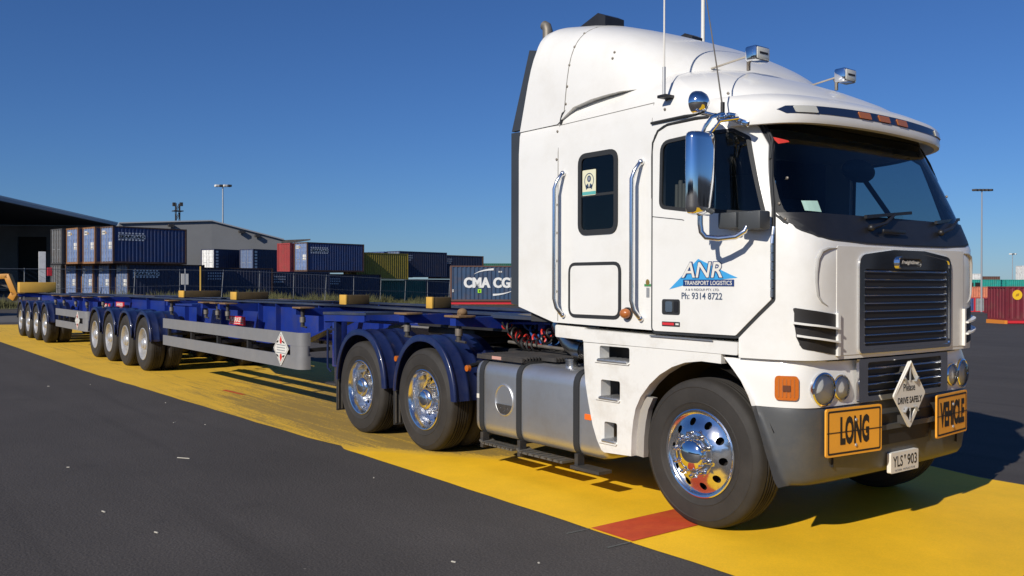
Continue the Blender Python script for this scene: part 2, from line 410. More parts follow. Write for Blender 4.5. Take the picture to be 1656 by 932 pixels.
edge += [(-14.4+.45*i, -.90+.29*(i/21)+_jit.uniform(-.012, .012)) for i in range(1, 22)]
edge += [(-4.45, -.56), (-4.3, -.54), (-4.12, -.60)]+[(-4.0+.3*i, -.60+_jit.uniform(-.006, .006)) for i in range(0, 35)]
yl = edge+[(9, -.6), (9, 3.2), (1.5, 3.22), (.4, 3.22), (-.2, 3.38), (-10, 3.5), (-34.9, 3.6)]
sheet('yellow_road_marking', yl, .004, YEL, follow=False)
sheet('red_road_marking', [(-.42, -.585), (-.02, -.585), (-.03, .4), (-.43, .4)], .008, REDG, follow=False)
for i, (x, y) in enumerate([(-.42, -.585), (-.02, -.585)]):
    sheet('chalk_marking', [(x-.012, y-.22), (x+.006, y-.22), (x+.008, y-.01), (x-.008, y-.01)], .004, mat('chalk', (.115, .12, .11), .9, var=.3, vscale=40), follow=False)
sheet('red_scuff_marking', [(-9.75, .12), (-9.0, .16), (-8.98, .22), (-9.75, .19)], .008, REDG, follow=False)
sheet('white_line_marking', [(-9.9, 25.2), (-8.6, 25.1), (-4, 24.7), (-4, 24.95), (-8.6, 25.35), (-9.9, 25.45)], .006, WHT)
PALE = mat('pale_asphalt', (.105, .1, .095), .9, var=.15, vscale=.5, bump=.3, bscale=60)
sheet('road', [(-49, -60), (-40, -60), (-36.5, 60), (-45, 60)], .005, PALE, grid=4)
sheet('path', [(-60, -60), (-54.5, -60), (-55, 9), (-62, 9)], .005, PALE, grid=4)
# litter on the asphalt
GRIT = mat('pale_chip', (.5, .47, .4), .8)
lb = MB(GRIT); rl = random.Random(5)
for i in range(22):
    x = rl.uniform(-12, 3); y = -.9-abs(rl.gauss(0, 2.6))
    a = rl.uniform(0, 3.1); L = rl.uniform(.006, .02); 
    if i < 3: x, y, a, L = [(-4.6, -2.05, .6, .07), (-2.1, -3.0, .3, .02), (-2.9, -3.15, .2, .025)][i]
    dx, dy = math.cos(a)*L, math.sin(a)*L
    lb.box((x-L, y-.004, .001), (x+L, y+.005, .007), rot=Matrix.Rotation(a, 4, 'Z'))
tag(lb.build('litter_chips', smooth=0), 'tiny pale chips of litter scattered on the dark asphalt in front', 'litter', kind='stuff')

# ------------------------------------------------------------------ tractor geometry functions
CY = 1.21
def xfz(z): return pw(z, [(0, .85), (1.95, .85), (2.75, .53), (2.9, .49), (3.0, .42), (3.1, .27), (3.2, .07), (3.28, -.12), (3.33, -.34), (3.36, -.62)])
def hwz(z): return pw(z, [(0, 1.21), (2.8, 1.21), (2.95, 1.2), (3.05, 1.17), (3.13, 1.12), (3.2, 1.04), (3.28, .86), (3.33, .62), (3.36, .34)])
def nz(z): return pw(z, [(0, 16), (2.2, 16), (2.75, 8), (3.0, 7), (3.3, 5)])
def bz(z): return pw(z, [(0, .5), (2.2, .5), (2.75, .45), (3.1, .35), (3.36, .25)])
def az(z): return pw(z, [(0, .04), (1.95, .04), (2.75, .06), (3.36, .12)])
def front_x(t, z, d=0): return xfz(z)+d-az(z)*t*t-bz(z)*abs(t)**nz(z)
def xt1(z): return xfz(z)-az(z)-bz(z)
def side_y(x, z, d=0):
    hw = hwz(z)
    if x <= xt1(z): return CY-hw-d
    lo, hi = 0, 1
    for _ in range(30):
        m_ = (lo+hi)/2
        if front_x(m_, z) > x: lo = m_
        else: hi = m_
    return CY-lo*hw-d
TS = [1-(1-k/14)**1.0*0 if False else s for k, s in enumerate([1, .995, .985, .97, .95, .925, .9, .87, .83, .78, .7, .6, .45, .3, .15, 0])]
def outline(z, off=0.0, xr=-2.0, nside=6):
    hw = hwz(z)-off; pts = []
    x1 = xt1(z)-off
    near = [(lerp(xr+off, x1, k/nside), CY-hw) for k in range(nside)]
    fr = [(front_x(t, z)-off, CY-t*hw) for t in TS]
    full = near+fr
    return full+[(x, 2*CY-y) for x, y in full[::-1][1:]]
def mirror_fn(fn): 
    def g(u, v):
        p, n = fn(u, v); return ((p[0], 2*CY-p[1], p[2]), (n[0], -n[1], n[2]))
    return g
def side(d): return lambda x, z: ((x, side_y(x, z, d), z), (0, -1, 0))
def frontf(d, dz=0): return lambda y, z: ((front_x((y-CY)/1.21, z, d), y, z+dz), (1, 0, 0))
def applybool(base, cutters):
    for c in cutters:
        m_ = base.modifiers.new('b', 'BOOLEAN'); m_.operation = 'DIFFERENCE'; m_.solver = 'EXACT'; m_.object = c
    dg = bpy.context.evaluated_depsgraph_get(); dg.update()
    me = bpy.data.meshes.new_from_object(base.evaluated_get(dg)); old = base.data
    base.modifiers.clear(); base.data = me; me.name = old.name; bpy.data.meshes.remove(old)
    for c in cutters:
        d = c.data; bpy.data.objects.remove(c); bpy.data.meshes.remove(d)
    me.polygons.foreach_set('use_smooth', [True]*len(me.polygons)); me.set_sharp_from_angle(angle=R(32))

truck = empty('prime_mover', (-1.8, CY, 0))
tag(truck, 'white cab-over prime mover with tall sleeper cab, chrome grille and amber LONG VEHICLE signs', 'truck')
T = truck
# cab shell
cb = MB(WHITE)
zl = [1.2, 1.5, 1.8, 1.95, 2.05, 2.15, 2.2, 2.25, 2.3, 2.35, 2.4, 2.45, 2.5, 2.55, 2.6, 2.65, 2.7, 2.75, 2.79, 2.83, 2.9, 2.95, 3.0, 3.05, 3.09, 3.13, 3.165, 3.2, 3.24, 3.28, 3.305, 3.33, 3.345, 3.36]
cb.loft([[(x, y, z) for x, y in outline(z)] for z in zl])
cab = cb.build('cab', T, smooth=0)
def cutter(b): return b.build('cut', None, smooth=0)
cuts = []
k = MB(WHITE); k.loft([[(x, y, z) for x, y in outline(z, .05)] for z in (1.42, 1.95, 2.2, 2.5, 2.75)]); cuts.append(cutter(k))
k = MB(WHITE); k.prism([[(-2.3, 1.0), (.36, 1.0), (.36, 1.335), (-1.53, 1.365), (-2.3, 1.56)]], 'xz', -.5, 3); cuts.append(cutter(k))
half = [(0, 2.79), (.6, 2.80), (1.045, 2.80), (1.075, 2.6), (1.105, 2.4), (1.125, 2.24), (1.125, 2.16), (1.10, 2.08), (1.05, 2.03), (.97, 1.995), (.85, 1.975), (.5, 1.96), (0, 1.955)]
WS = [(CY-h, z) for h, z in half]+[(CY+h, z) for h, z in half[::-1][1:-1]]
k = MB(WHITE); k.prism([WS], 'yz', .13, 1.5); cuts.append(cutter(k))
DW = rpoly([(-.335, 2.225), (-.325, 2.70), (.25, 2.725), (.36, 2.66), (.53, 2.15), (.50, 2.13), (-.1, 2.19)], [.06, .09, .05, .06, .05, .05, .05])
SW = rpoly(rect(-1.20, 2.085, -.79, 2.69), .07)
k = MB(WHITE); k.prism([DW], 'xz', -.4, 3); cuts.append(cutter(k))
k = MB(WHITE); k.prism([SW], 'xz', -.4, 3); cuts.append(cutter(k))
applybool(cab, cuts)

def both(make):
    make(lambda f: f); make(mirror_fn)
# doors on both sides
DOOR = rpoly([(-.40, 1.345), (-.40, 2.80), (.20, 2.81), (.37, 2.75), (.465, 2.60), (.565, 2.17), (.585, 1.95), (.585, 1.585), (.345, 1.345)], [.03, .16, .12, .08, .08, .1, .05, .02, .02])
def grow(poly, d):
    n = len(poly); out = []
    ar = sum(poly[i][0]*poly[(i+1) % n][1]-poly[(i+1) % n][0]*poly[i][1] for i in range(n))
    sg = 1 if ar > 0 else -1
    for i in range(n):
        a = Vector(poly[i-1]); b = Vector(poly[(i+1) % n]); t = (b-a).normalized()
        out.append((poly[i][0]+t.y*d*sg, poly[i][1]-t.x*d*sg))
    return out
def make_door(mf):
    MB(SEAL).patch([grow(DOOR, .021), grow(DW, .002)], mf(side(.003)), .003, .1).build('door_seal', T)
    MB(SEAL).tube([mf(side(.010))(x, z)[0] for x, z in [(-.41, 2.3), (-.41, 2.60), (-.40, 2.70), (-.35, 2.78), (-.26, 2.812), (.0, 2.822), (.18, 2.820), (.30, 2.795), (.385, 2.755), (.44, 2.68), (.49, 2.56), (.535, 2.36), (.572, 2.20), (.588, 2.05), (.596, 1.95)]], [.005, .006, .009, .010, .011, .011, .011, .010, .010, .009, .009, .009, .008, .007, .005], 8).build('door_seal', T)
    d = MB(WHITE).patch([DOOR, grow(DW, .004)], mf(side(.012)), .009, .1).build('door', T)
    MB(SEAL).patch([grow(DW, .004), grow(DW, -.022)], mf(side(.0125)), .012, .1).build('window_gasket', d)
    MB(GLASS).patch([grow(DW, -.016)], mf(side(.004)), 0, .1).build('window', d)
    b = MB(SEAL); b.patch([[(-.40, 2.165), (-.12, 2.128), (-.10, 2.122), (-.10, 2.128), (-.12, 2.134), (-.40, 2.171)]], mf(side(.0125)), .002); b.build('swage_line', d)
    b = MB(SEAL).patch([rpoly(rect(-.305, 1.465, -.135, 1.575), .02)], mf(side(.014)), .004)
    b.mat(CHROME2).patch([rpoly(rect(-.265, 1.485, -.20, 1.56), .012)], mf(side(.022)), .01); b.mat(BLACK).patch([rpoly(rect(-.19, 1.485, -.15, 1.56), .01)], mf(side(.018)), .006)
    b.build('door_handle', d)
    b = MB(SEAL).patch([rpoly(rect(-.305, 1.382, -.135, 1.416), .005)], mf(side(.0135)), .003)
    b.mat(REDP).patch([rect(-.30, 1.391, -.19, 1.409)], mf(side(.0145)), 0); b.mat(SIGNW).patch([rect(-.175, 1.394, -.145, 1.406)], mf(side(.0145)), 0); b.build('door_badge', d)
    b = MB(CHROME2)
    for kx in range(8): 
        z0 = 1.60+.057*kx; p, _ = mf(side(.016))(.592, z0); q, _ = mf(side(.016))(.592, z0+.052); b.cyl(p, q, .011, seg=8)
    b.build('hinge', d)
    b = MB(SEAL); P_ = [mf(side(.012))(x, z)[0] for x, z in [(-.42, 2.845), (-.1, 2.85), (.1, 2.845), (.27, 2.825), (.40, 2.76), (.47, 2.64), (.5, 2.5)]]; b.tube(P_, .010, 8); b.build('gutter', T)
    return d
door_near = make_door(lambda f: f); make_door(mirror_fn)
# logo on the near door
lf = side(.0135)
b = MB(LBLUE).patch([[(-.235, 1.645), (.03, 1.855), (.36, 1.725), (-.02, 1.690)]], lf, 0, .1)
b.mat(LNAVY).patch([rect(-.105, 1.668, .335, 1.713)], lambda u, v: ((u, side_y(u, v, .0145), v+.0*u), (0, -1, 0)), 0, .1)
b.mat(SIGNW).text('TRANSPORT LOGISTICS', side(.0155), -.09, 1.676, .41, .029, bold=.012)
b.mat(LNAVY).text('ANR', side(.0150), -.125, 1.722, .375, .115, bold=.055, shear=.18)
b.mat(SIGNW).text('ANR', side(.0165), -.118, 1.727, .36, .105, bold=.012, shear=.18)
b.mat(LGREY).text('A & N RIDOLFI PTY. LTD.', lf, -.085, 1.636, .30, .016, bold=.012)
b.mat(LGREY).text('Ph: 9314 8722', lf, -.12, 1.577, .36, .047, bold=.018)
b.build('door_logo', door_near, smooth=0)

# sleeper windows, hatches, grab handles, seams
RV = []
for nm, mf in (('n', lambda f: f), ('f', mirror_fn)):
    g = MB(SEAL).patch([grow(SW, .02), grow(SW, -.02)], mf(side(.010)), .014).build('window_gasket', T)
    g2 = MB(GLASS).patch([grow(SW, -.015)], mf(side(.002)), 0).build('sleeper_window', T)
    MB(SEAL).patch([rect(-1.18, 2.365, -.81, 2.385)], mf(side(.006)), .006).build('glazing_bar', g2)
    if nm == 'n':
        b = MB(STICKG).patch([rpoly(rect(-1.165, 2.375, -1.01, 2.575), .01)], side(.0085), .002); b.mat(STICKT).patch([rect(-1.165, 2.38, -1.01, 2.405)], side(.0095), 0)
        b.mat(LGREY).patch([ell(-1.087, 2.49, .055, .06), ell(-1.087, 2.49, .048, .053)], side(.0095), 0); b.patch([ell(-1.087, 2.505, .022, .026)], side(.0095), 0)
        b.mat(GALV).patch([ell(-1.087, 2.505, .012, .015)], side(.0100), 0)
        b.mat(LGREY).patch([[(-1.13, 2.45), (-1.1, 2.47), (-1.09, 2.44), (-1.12, 2.42)]], side(.0095), 0); b.patch([[(-1.045, 2.45), (-1.075, 2.47), (-1.085, 2.44), (-1.055, 2.42)]], side(.0095), 0)
        b.build('window_sticker', g2, smooth=0)
    H = rpoly(rect(-1.325, 1.425, -.745, 1.84), .07)
    b = MB(SEAL).patch([grow(H, .012), grow(H, -.016)], mf(side(.007)), .007); b.build('hatch_seal', T)
    MB(WHITE).patch([grow(H, -.015)], mf(side(.009)), .009, .2).build('locker_hatch', T)
    for x in (-1.43, -.55):
        def pt(xx, y, z): return mf(lambda u, v: ((u, -y, v), (0, -1, 0)))(xx, z)[0]
        b = MB(CHROME2).tube([pt(x+.035, .0, 2.575), pt(x+.03, .03, 2.56), pt(x+.015, .06, 2.51), pt(x, .075, 2.45), pt(x, .075, 2.0), pt(x, .075, 1.56), pt(x+.01, .06, 1.49), pt(x+.03, .03, 1.44), pt(x+.035, 0, 1.425)], .0175, 12)
        b.sphere(pt(x+.033, .012, 2.575), .024); b.sphere(pt(x+.033, .012, 1.43), .024)
        b.build('grab_handle', T)
    SEAMM = mat('seam_shadow', (.22, .21, .19), .8)
    for poly in ([(-1.475, 1.38), (-1.470, 1.38), (-1.470, 2.98), (-1.475, 2.98)], [(-2.0, 3.005), (-1.475, 2.985), (-1.475, 2.981), (-2.0, 3.0)], [(-1.475, 2.981), (-.42, 3.0), (-.42, 2.996), (-1.475, 2.977)], [(-.424, 2.84), (-.42, 2.84), (-.42, 3.0), (-.424, 3.0)]):
        MB(SEAMM).patch([poly], mf(side(.0035)), .003, .25).build('panel_seam', T)
    for x, z in [(-1.49, 2.93), (-1.49, 2.70), (-1.49, 2.33), (-1.49, 2.1), (-1.49, 1.87), (-1.49, 1.62), (-.30, 2.93), (-.30, 3.0), (.17, 2.98), (.24, 2.94), (.33, 2.88), (.60, 2.37), (.60, 2.2), (.645, 2.10)]:
        p, _ = mf(side(.004))(x, z); RV.append(p)
    b = MB(AMBERD); p, _ = mf(side(0))(-.655, 1.462); sy = -1 if nm == 'n' else 1
    b.sphere((p[0], p[1]+sy*.035, p[2]), .042, (1.1, .9, .9)); b.mat(BLACK).cyl((p[0], p[1], p[2]), (p[0], p[1]+sy*.02, p[2]), .046, seg=20); b.build('side_marker_lamp', T)
# small maker's sticker by the rear handle
b = MB(mat('sticker_green', (.05, .25, .08), .6)).patch([rect(-.49, 1.665, -.425, 1.682)], side(.004), .002); b.mat(mat('sticker_olive', (.2, .14, .03), .6)).patch([ell(-.457, 1.695, .018, .022)], side(.0045), 0)
b.mat(GALV).patch([rect(-.47, 1.585, -.44, 1.655)], side(.0035), 0); b.build('body_sticker', T, smooth=0)
b = MB(INKRED).patch([[(CY-.99, 2.66), (CY-.89, 2.635), (CY-.89, 2.625), (CY-.97, 2.61)]], frontf(-.006), 0, .05).build('windscreen_sticker', T, smooth=0); b = MB(STICKM).patch([[(CY-.99, 2.155), (CY-.85, 2.15), (CY-.85, 2.225), (CY-.99, 2.22)]], frontf(-.006), 0, .05); b.build('windscreen_sticker', T, smooth=0)

# windscreen: glass above, black cowl below, gasket round it
zc = 2.13
top = [(y, z) for y, z in WS if z > zc]
hmax = 1.124
glass = [(CY-hmax, zc)]+[(CY-h, z) for h, z in half[::-1] if z > zc and h > 0][::1]
g_half = [(h, z) for h, z in half if z > zc]
GL = [(CY-h, z) for h, z in g_half]+[(CY-1.118, zc), (CY+1.118, zc)]+[(CY+h, z) for h, z in g_half[::-1] if h > 0]
MB(GLASSW).patch([GL], frontf(-.008), 0, .06).build('windscreen', T)
l_half = [(1.12, zc+.012)]+[(h, z) for h, z in half if z <= zc]
CW = [(CY-h, z) for h, z in l_half]+[(CY+h, z) for h, z in l_half[::-1] if h > 0]
cowl = MB(BLACK).patch([CW], frontf(.004), .014, .06).build('wiper_cowl', T)
MB(SEAL).patch([grow(WS, .012), grow(WS, -.03)], frontf(.003), .012, .08).build('windscreen_gasket', T)
for y0, y1 in ((CY-.42, CY-.02), (CY+.5, CY+.9)):
    b = MB(BLACK); f = frontf(.03)
    b.sphere(f(y0, 2.06)[0], .024); b.tube([f(y0, 2.06)[0], f(lerp(y0, y1, .5), 2.10)[0], f(y1-.05, 2.165)[0]], [.016, .012, .009], 8)
    b.beam(Vector(f(y1-.42, 2.135)[0]), Vector(f(y1+.18, 2.19)[0]), .02, .022); b.build('wiper', cowl)
b = MB(BLACK); b.box((.835, CY-.30, 2.03), (.85, CY-.02, 2.055), .004); b.build('cowl_vent', cowl)

# cab interior
b = MB(INTER).box((-1.9, .06, 1.36), (.3, 2.36, 1.44)); b.box((.18, .08, 1.42), (.58, 2.34, 2.02), .05); b.box((.42, .30, 1.98), (.66, 2.12, 2.07), .03)
b.box((-.2, .9, 1.42), (.4, 1.5, 1.9), .06); b.build('dashboard', T)
b = MB(INTER)
for k_ in range(28):
    pass
b.lathe([(.2, 0), (.212, .012), (.224, 0), (.212, -.012)], seg=32, axis='Z', close=True); b.cyl((0, 0, 0), (0, 0, -.3), .03); b.box((-.2, -.02, -.012), (.2, .02, .012), .004); b.box((-.02, -.2, -.012), (.02, .02, .012), .004)
b.bm.transform(Matrix.Translation((.14, .62, 2.12)) @ Matrix.Rotation(R(-28), 4, 'Y')); b.build('steering_wheel', T)
for yc in (.58, 1.84):
    b = MB(SEATM).box((-.45, yc-.26, 1.72), (.05, yc+.26, 1.87), .05); b.box((-.52, yc-.26, 1.80), (-.36, yc+.26, 2.4), .06, Matrix.Rotation(R(-8), 4, 'Y')); b.box((-.55, yc-.14, 2.40), (-.43, yc+.14, 2.62), .04); b.box((-.38, yc-.2, 1.44), (0, yc+.2, 1.72), .02)
    b.build('seat', T)
b = MB(BEIGE)
for k_ in range(5): b.cyl((-.30+.018*k_, .13+.016*(k_ % 2), 2.14), (-.295+.018*k_, .13+.016*(k_ % 2), 2.40+.03*math.sin(k_)), .014, seg=8)
b.build('curtain', T)
b = MB(SEATM).box((-.62, .07, 1.44), (-.56, .72, 2.74)); b.box((-.62, 1.72, 1.44), (-.56, 2.35, 2.74)); b.build('sleeper_partition', T)
# interior mirror and screen pillar stay seen through the windscreen
b = MB(BLACK).sphere((.50, CY-.04, 2.50), .20, (.25, 1.0, .42)); b.cyl((.48, CY+.02, 2.48), (.60, CY+.26, 2.14), .018); b.build('interior_mirror', T)

# sun visor with stripe and marker lamps
def visor_path(h, d=0): 
    t = h/1.10; return .66-.06*t*t-.16*abs(t)**8+d
vs_ = MB(WHITE); rings = []
for i in range(41):
    h = -1.195+2.39*i/40; c = max(.2, 1-.5*abs(h/1.1)**10)
    x = visor_path(h); y = CY+h
    zt = 2.955-.03*(h/1.1)**2
    prof = [(-.28, zt+.05*c), (-.14, zt+.02), (-.03, zt-.035), (.0, zt-.06), (.012, zt-.115), (.018, zt-.17), (.012, zt-.192), (-.03, zt-.195), (-.045, zt-.17), (-.06, zt-.10), (-.30, zt-.04)]
    rings.append([(x+(px if px > -.06 else px*1.0), y, pz) for px, pz in prof])
vs_.loft(rings, cap=True)
visor = vs_.build('sun_visor', T, smooth=50)
def vis(d): 
    def f(y, v):
        h = y-CY; zt = 2.955-.03*(h/1.1)**2
        return ((visor_path(h)+.003+v/.06*(-.012)+.006+d, y, zt-.115+v), (1, 0, 0))
    return f
b = MB(STRIPE).patch([[(CY-1.03, .012), (CY-.98, .035), (CY-.3, .042), (CY+.3, .042), (CY+.98, .035), (CY+1.03, .012), (CY+.98, -.016), (CY-.98, -.016)]], vis(.004), .004, .05); b.build('visor_stripe', visor)
for h, m_ in ((-.84, CLEARL), (-.24, AMBERD), (0, AMBERD), (.24, AMBERD), (.86, CLEARL)):
    b = MB(m_); wd = .075 if m_ is AMBERD else .095
    b.patch([rpoly([(CY+h-wd, .034), (CY+h+wd-.015, .034), (CY+h+wd, -.010), (CY+h-wd+.015, -.010)], .008)], vis(.012), .012, .05); b.build('marker_lamp', visor)
b = MB(BLACK)
b.patch([WS[:1]+[(CY-1.0, 2.80), (CY-1.0, 2.72), (CY-.5, 2.70), (CY+.5, 2.70), (CY+1.0, 2.72), (CY+1.0, 2.80)]], frontf(-.02), .004, .1); b.build('header_trim', T)

# raised sleeper fairing
fr = MB(WHITE)
def fair(x):
    w_ = pw(x, [(-2.0, 1.20), (-1.2, 1.20), (-.8, 1.16), (-.5, .98), (-.3, .76), (-.2, .55), (-.1, .3)])
    h_ = pw(x, [(-2.0, 3.92), (-1.75, 3.93), (-1.54, 3.915), (-1.3, 3.86), (-.98, 3.755), (-.75, 3.65), (-.53, 3.535), (-.36, 3.44), (-.22, 3.35), (-.1, 3.24)])
    return w_, h_
rings = []
for x in [-2.0, -1.97, -1.92, -1.86, -1.78, -1.65, -1.5, -1.3, -1.1, -.95, -.8, -.65, -.5, -.42, -.36, -.3, -.25, -.2, -.15, -.1]:
    w_, h_ = fair(x); zb = 2.99 if x < -1.4 else pw(x, [(-1.4, 3.05), (-1.3, 3.10), (-1.05, 3.14), (-.5, 3.16), (.12, 3.2)])
    rear = sstep(-1.65, -2.0, x)
    ring = []
    for k_ in range(33):
        a = math.pi*k_/32; c, s_ = math.cos(a), math.sin(a); n_ = pw(x, [(-1.9, 5.5), (-1.5, 4.4), (-.6, 3.2), (-.1, 2.4)])
        yy = CY-math.copysign(abs(c)**(2/n_), c)*w_; zz = zb+(h_-zb)*abs(s_)**(2/n_)
        q = (zz-2.99)/.9
        ring.append((x+rear*(.25*min(q, .74)) , yy, zz))
    rings.append(ring)
fr.loft(rings, cap=True)
fairing = fr.build('roof_fairing', T, smooth=40)
b = MB(SEAL)
for mf in (lambda f: f, mirror_fn):
    P_ = [mf(lambda u, v: ((u, side_y(u, min(v, 3.0), .004)+max(0, v-3.08)*.35, v), (0, -1, 0)))(x, z)[0] for x, z in [(-1.46, 2.985), (-1.455, 3.03), (-1.435, 3.065), (-1.39, 3.093), (-1.3, 3.118), (-1.15, 3.150), (-.95, 3.172), (-.8, 3.182)]]
    b.tube(P_, [.012, .014, .016, .015, .013, .010, .007, .002], 8)
b.build('fairing_seal', fairing)
def fair_y(x, z):
    w_, h_ = fair(x); zb = 2.99 if x < -1.4 else pw(x, [(-1.4, 3.05), (-1.3, 3.10), (-1.05, 3.14), (-.5, 3.16), (.12, 3.2)]); n_ = pw(x, [(-1.9, 5.5), (-1.5, 4.4), (-.6, 3.2), (-.1, 2.4)])
    q = max(0, min(1, (z-zb)/(h_-zb))); return CY-w_*(1-q**n_)**(1/n_)
RIV = MB(STEELG).sphere((0, 0, 0), .011, (1, .6, 1), 10, 6).mesh('rivet')
def rivet(p, parent):
    o = bpy.data.objects.new('rivet', RIV); COL.objects.link(o); o.parent = parent; o.location = wm(parent).inverted() @ Vector(p)
for p in RV: rivet(p, T)
for mf in (lambda f: f, mirror_fn):
    for x, z in [(-1.39, 3.14), (-1.375, 3.28), (-1.36, 3.45), (-1.345, 3.60), (-1.33, 3.72), (-.90, 3.47), (-.90, 3.42)]:
        rivet(mf(lambda u, v: ((u, fair_y(u, v)-.002, v), (0, -1, 0)))(x, z)[0], fairing)
    MB(mat('fairing_joint', (.25, .24, .22), .8)).tube([mf(lambda u, v: ((u, fair_y(u, v)-.0005, v), (0, -1, 0)))(lerp(-1.41, -1.31, k_/22), lerp(3.08, 3.86, k_/22))[0] for k_ in range(23)], .0035, 5).build('fairing_joint', fairing)
for mf in (lambda f: f, mirror_fn):
    b = MB(DARKSTRIP)
    f = lambda u, v: ((u, side_y(-1.9, 2, .0)+.02+max(0, v-3)*.05, v), (0, -1, 0))
    b.patch([[(-2.135, 1.505), (-2.003, 1.49), (-2.003, 2.995), (-2.135, 3.0)]], mf(f), .04); b.build('side_extender', T)
    b = MB(DARKSTRIP); b.patch([[(-2.13, 3.012), (-2.004, 3.012), (-1.795, 3.66), (-1.925, 3.69)]], mf(f), .04); b.build('side_extender', T)
    b = MB(BLACK)
# black vent boxes on the fairing, horn dome behind
for x0, y0, wd, z0 in ((-1.74, .46, .24, 3.885), (-1.70, 1.50, .16, 3.88)):
    b = MB(BLACK).loft([[(x0, y0, z0), (x0, y0+wd, z0), (x0, y0+wd, z0+.03), (x0, y0, z0+.03)], [(x0+.24, y0, z0-.06), (x0+.24, y0+wd, z0-.06), (x0+.24, y0+wd, z0+.10), (x0+.24, y0, z0+.10)], [(x0+.32, y0+.01, z0-.08), (x0+.32, y0+wd-.01, z0-.08), (x0+.32, y0+wd-.01, z0+.06), (x0+.32, y0+.01, z0+.06)]]); b.build('roof_vent', fairing)
b = MB(STEELG).cyl((-2.22, .50, 1.6), (-2.22, .50, 3.90), .047, seg=24); b.tube([(-2.22, .50, 3.90), (-2.22, .50, 4.0), (-2.235, .50, 4.04), (-2.27, .50, 4.06)], [.047, .047, .045, .043], 20); b.build('exhaust_stack', T)
# lamps on the cab roof
for yc in (CY-.55, CY+.57):
    zo = -.05
    b = MB(STEELG).cyl((-.08, yc, 3.26), (-.08, yc, 3.35), .014); b.beam((-.30, yc-.16, 3.29), (-.07, yc-.02, 3.36), .012, .012); b.sphere((-.08, yc, 3.345), .024)
    st = b.build('lamp_bracket', T)
    b = MB(CHROME).box((-.05, yc-.085, 3.305), (.05, yc+.085, 3.415), .016); b.mat(CLEARL).box((.037, yc-.072, 3.317), (.056, yc+.072, 3.403), .008); b.mat(INK).box((.050, yc-.047, 3.353), (.0585, yc+.047, 3.368)); b.build('work_lamp', st)
# antennas
b = MB(GALV).tube([(-.27, -.035, 3.02), (-.27, -.035, 3.22)], .012, 8); b.mat(SIGNW).tube([(-.27, -.035, 3.22), (-.268, -.035, 4.6)], [.007, .004], 8); b.mat(BLACK).box((-.31, -.065, 3.0), (-.23, .03, 3.022), .004); b.build('aerial', T)
b = MB(SIGNW).tube([(-1.85, 2.2, 3.2), (-1.85, 2.2, 5.6)], [.022, .016], 10); b.build('aerial', T, label='thick white aerial behind the roof')
b = MB(STEELG).tube([(.31, -.10, 2.83), (.27, -.11, 3.1), (.20, -.12, 3.5), (.12, -.13, 3.95)], [.006, .005, .004, .003], 6); b.mat(BLACK).cyl((.31, -.10, 2.80), (.31, -.10, 2.87), .014, seg=8); b.build('aerial', T, label='thin whip aerial leaning from the mirror bracket')
# raised wrap seam by door top

# mirrors both sides
for sg in (1, -1):
    Y_ = lambda y: CY+(y-CY)*sg
    if sg < 0: continue
    b = MB(CHROME); rg = []
    for z, sc in [(2.125, .55), (2.135, .82), (2.15, .95), (2.18, 1), (2.4, 1.02), (2.62, 1), (2.645, .95), (2.66, .82), (2.665, .5)]:
        ring = []
        for k_ in range(24):
            a = 2*math.pi*k_/24; c, s_ = math.cos(a), math.sin(a)
            ring.append((.255+.07*sc*math.copysign(abs(c)**.8, c)*(1 if c > 0 else .35), Y_(-.265+.122*sc*math.copysign(abs(s_)**.55, s_)), z))
        rg.append(ring)
    b.loft(rg); mi = b.build('wing_mirror', T, smooth=60)
    b = MB(mat('mirror_glass', (.9, .9, .9), .01, 1)); b.box((.222, Y_(-.265)-.09, 2.16), (.229, Y_(-.265)+.09, 2.63), .003); b.build('mirror_glass', mi)
    b = MB(CHROME).tube([(.27, Y_(-.25), 2.66), (.28, Y_(-.24), 2.70), (.30, Y_(-.2), 2.76), (.32, Y_(-.13), 2.79), (.33, Y_(-.02), 2.78)], .013, 8); b.tube([(.29, Y_(-.22), 2.64), (.33, Y_(-.15), 2.74), (.40, Y_(-.05), 2.76)], .011, 8)
    b.box((.28, min(Y_(-.10), Y_(-.01)), 2.765), (.37, max(Y_(-.10), Y_(-.01)), 2.80), .01); b.beam((.33, Y_(-.02), 2.77), (.44, Y_(.0), 2.72), .03, .04, .008); b.sphere((.31, Y_(-.12), 2.77), .03); b.build('mirror_bracket', mi)
    b = MB(CHROME2).tube([(.27, Y_(-.27), 2.14), (.27, Y_(-.27), 2.07), (.275, Y_(-.265), 2.02), (.30, Y_(-.25), 1.985), (.36, Y_(-.20), 1.975), (.44, Y_(-.13), 1.985), (.48, Y_(-.09), 2.02), (.49, Y_(-.07), 2.06)], .018, 12); b.build('mirror_arm', mi)
    b = MB(mat('bracket_charcoal', (.05, .055, .06), .5)).box((.27, min(Y_(-.10), Y_(0)), 2.045), (.42, max(Y_(-.10), Y_(0)), 2.15), .012); b.box((.425, min(Y_(-.09), Y_(.02)), 2.03), (.60, max(Y_(-.09), Y_(.02)), 2.15), .012); b.build('mirror_mount', mi)
    b = MB(CHROME); b.lathe([(0, -.075), (.03, -.071), (.055, -.055), (.072, -.03), (.079, 0), (.079, .012), (.07, .014), (0, .014)], seg=28, axis='X'); 
    b.bm.transform(Matrix.Translation((.23, Y_(-.25), 2.86)) @ Matrix.Rotation(math.pi, 4, 'Z')); b.mat(CHROME).cyl((.25, Y_(-.22), 2.80), (.30, Y_(-.17), 2.78), .012, seg=8); b.build('spot_mirror', T, smooth=60)

